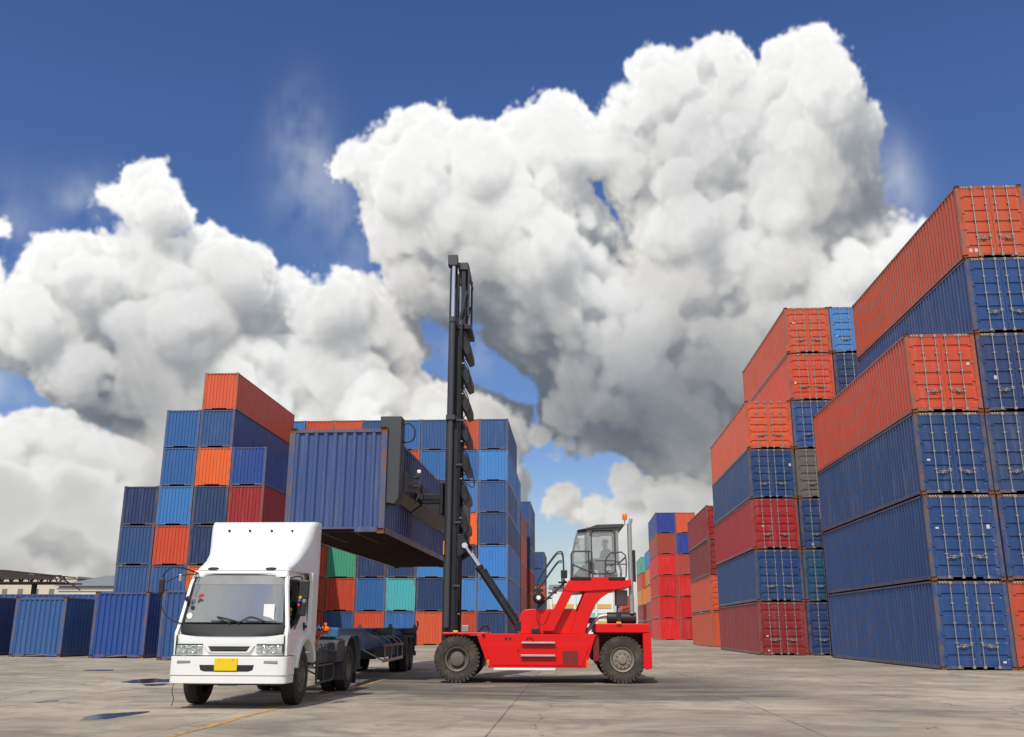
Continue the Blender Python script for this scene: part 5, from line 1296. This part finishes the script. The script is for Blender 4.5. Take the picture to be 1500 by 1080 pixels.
# ---------------------------------------------------------------- far left: truss shed and pale buildings
wallw = simple('weathered_white_wall', (.62, .61, .57), .85, 0, (.30, .28, .24), .35, .35)
walle = simple('cream_wall', (.60, .54, .42), .85, 0, (.30, .28, .24), .35, .35)
roofg = simple('grey_sheet_roof', (.22, .25, .27), .6, .2, (.12, .10, .08), .4, .4)
darkr = simple('dark_rusty_roof', (.040, .032, .028), .8, .1, (.09, .06, .04), .5, .6)
pane = simple('dark_window_pane', (.16, .18, .20), .2, 0, (.1, .1, .1), .2, 1)
SH = empty('open_shed', (-44.0, 70, 0)); tag(SH, 'dark open-sided shed with trussed roof at the left edge', 'shed')
mb = MB(); mb.prism([(-14, 5.62), (2.0, 5.35), (6.0, 4.95), (6.05, 4.87), (2.0, 5.22), (-14, 5.42)], -1.4, 1.4); mb.prism([(-14, 5.40), (2.0, 5.20), (5.8, 4.86), (5.8, 4.66), (-14, 4.82)], -1.45, -1.35); mb.build('roof', darkr, SH, 0)
mb = MB()
for y in (-1.2, 1.2):
    mb.box(-14, 6.6, y-.05, y+.05, 4.38, 4.50)
    k = 26
    for i in range(k):
        xa, xb = -14+i*.75, -14+(i+1)*.75; top = 5.36-.0*xa if xb < 2 else max(4.95, 5.3-(xb-2)*.09)
        mb.cyl((xa, y, 4.45), ((xa+xb)/2, y, top), .06, n=5); mb.cyl(((xa+xb)/2, y, top), (xb, y, 4.45), .045, n=5)
mb.box(-14, 6.2, -1.3, -1.1, 4.85, 4.98); mb.tube([(6.0, -1.2, 4.9), (7.3, -1.2, 4.2), (7.8, -1.2, 3.9)], .06, 5); mb.build('truss', darkr, SH, 0)
for x, y in ((-13, 0), (-4.5, 0), (3.6, 0)):
    mb = MB(); mb.box(x-.14, x+.14, y-.14, y+.14, 0, 4.38); mb.build('post', darkr, SH, 0)
mb = MB(); mb.lathe([(-.4, .3), (-.3, .42), (.3, .42), (.4, .3)], (-2.2, -1.0, 3.95), 'x', 14); mb.build('roof_fan', darkr, SH)
def block(name, x0, x1, y0, y1, h, label, wm, roof=None, rows=(), px=1.6, rh=.9):
    b = empty(name, ((x0+x1)/2, y0, 0)); tag(b, label, 'building')
    w2 = (x1-x0)/2; d = y1-y0
    mb = MB(); mb.box(-w2, w2, 0, d, 0, h); mb.box(-w2-.1, w2+.1, -.12, -.003, h-.5, h-.2); mb.build('wall', wm, b, 0)
    mb = MB()
    if roof: mb.prism([(-.4, h), (d/2, h+rh), (d+.4, h), (d+.4, h-.05), (d/2, h+rh-.12), (-.4, h-.05)], -w2-.3, w2+.3, 'x')
    else: mb.box(-w2-.15, w2+.15, -.15, d+.15, h+.003, h+.2)
    mb.build('roof', roof or wm, b, 0)
    for z in rows:
        k = int((x1-x0)/px)
        for i in range(k):
            x = -w2+(i+.5)*(x1-x0)/k
            mb = MB(); mb.box(x-.28, x+.28, -.02, .05, z, z+.75); f = mb.build('window', pane, b, 0)
            mb = MB(); mb.box(x-.52, x+.52, -.10, -.022, z-.1, z-.02); mb.build('window_sill', wm, f, 0)
    return b
block('office_building', -66, -51, 96, 108, 6.1, 'cream two-storey building behind the dark shed', walle, None, (4.3, 1.2))
block('warehouse', -50.6, -44.8, 92, 112, 5.2, 'white warehouse with grey pitched roof right of the shed post', wallw, roofg, (3.4,), 2.2, 1.5)
block('storage_hall', -44.4, -38.5, 100, 118, 6.6, 'plain white hall at the right end of the pale buildings', wallw, None)
# far behind the machine: white hall with yellow and teal bands
HB = empty('banded_hall', (3.0, 230, 0)); tag(HB, 'white hall with yellow and teal bands seen under the raised cab', 'building')
tealb = simple('teal_band', (.22, .47, .47), .7, 0, (.3, .4, .4), .3, .4); yelb = simple('yellow_band', (.62, .40, .08), .7, 0, (.5, .4, .2), .3, .4); whb = simple('white_hall_wall', (.72, .74, .75), .7, 0, (.5, .5, .5), .3, .2)
mb = MB(); mb.box(-9, 6.2, 0, 30, 0, 10.4); mb.build('wall', whb, HB, 0)
mb = MB(); mb.prism([(-.5, 10.4), (15, 12.0), (30.5, 10.4), (30.5, 10.3), (15, 11.8), (-.5, 10.3)], -9.4, 6.6, 'x'); mb.build('roof', roofg, HB, 0)
for z0_, z1_, m_ in ((5.9, 6.9, yelb), (3.6, 4.9, tealb), (2.4, 3.1, yelb)):
    mb = MB(); mb.box(-9.02, 6.22, -.12, -.004, z0_, z1_); mb.build('band', m_, HB, 0)
for x in (-8.6, -3, 2, 5.8): mb = MB(); mb.box(x-.25, x+.25, -.35, -.13, 0, 10.2); mb.build('pilaster', whb, HB, 0)
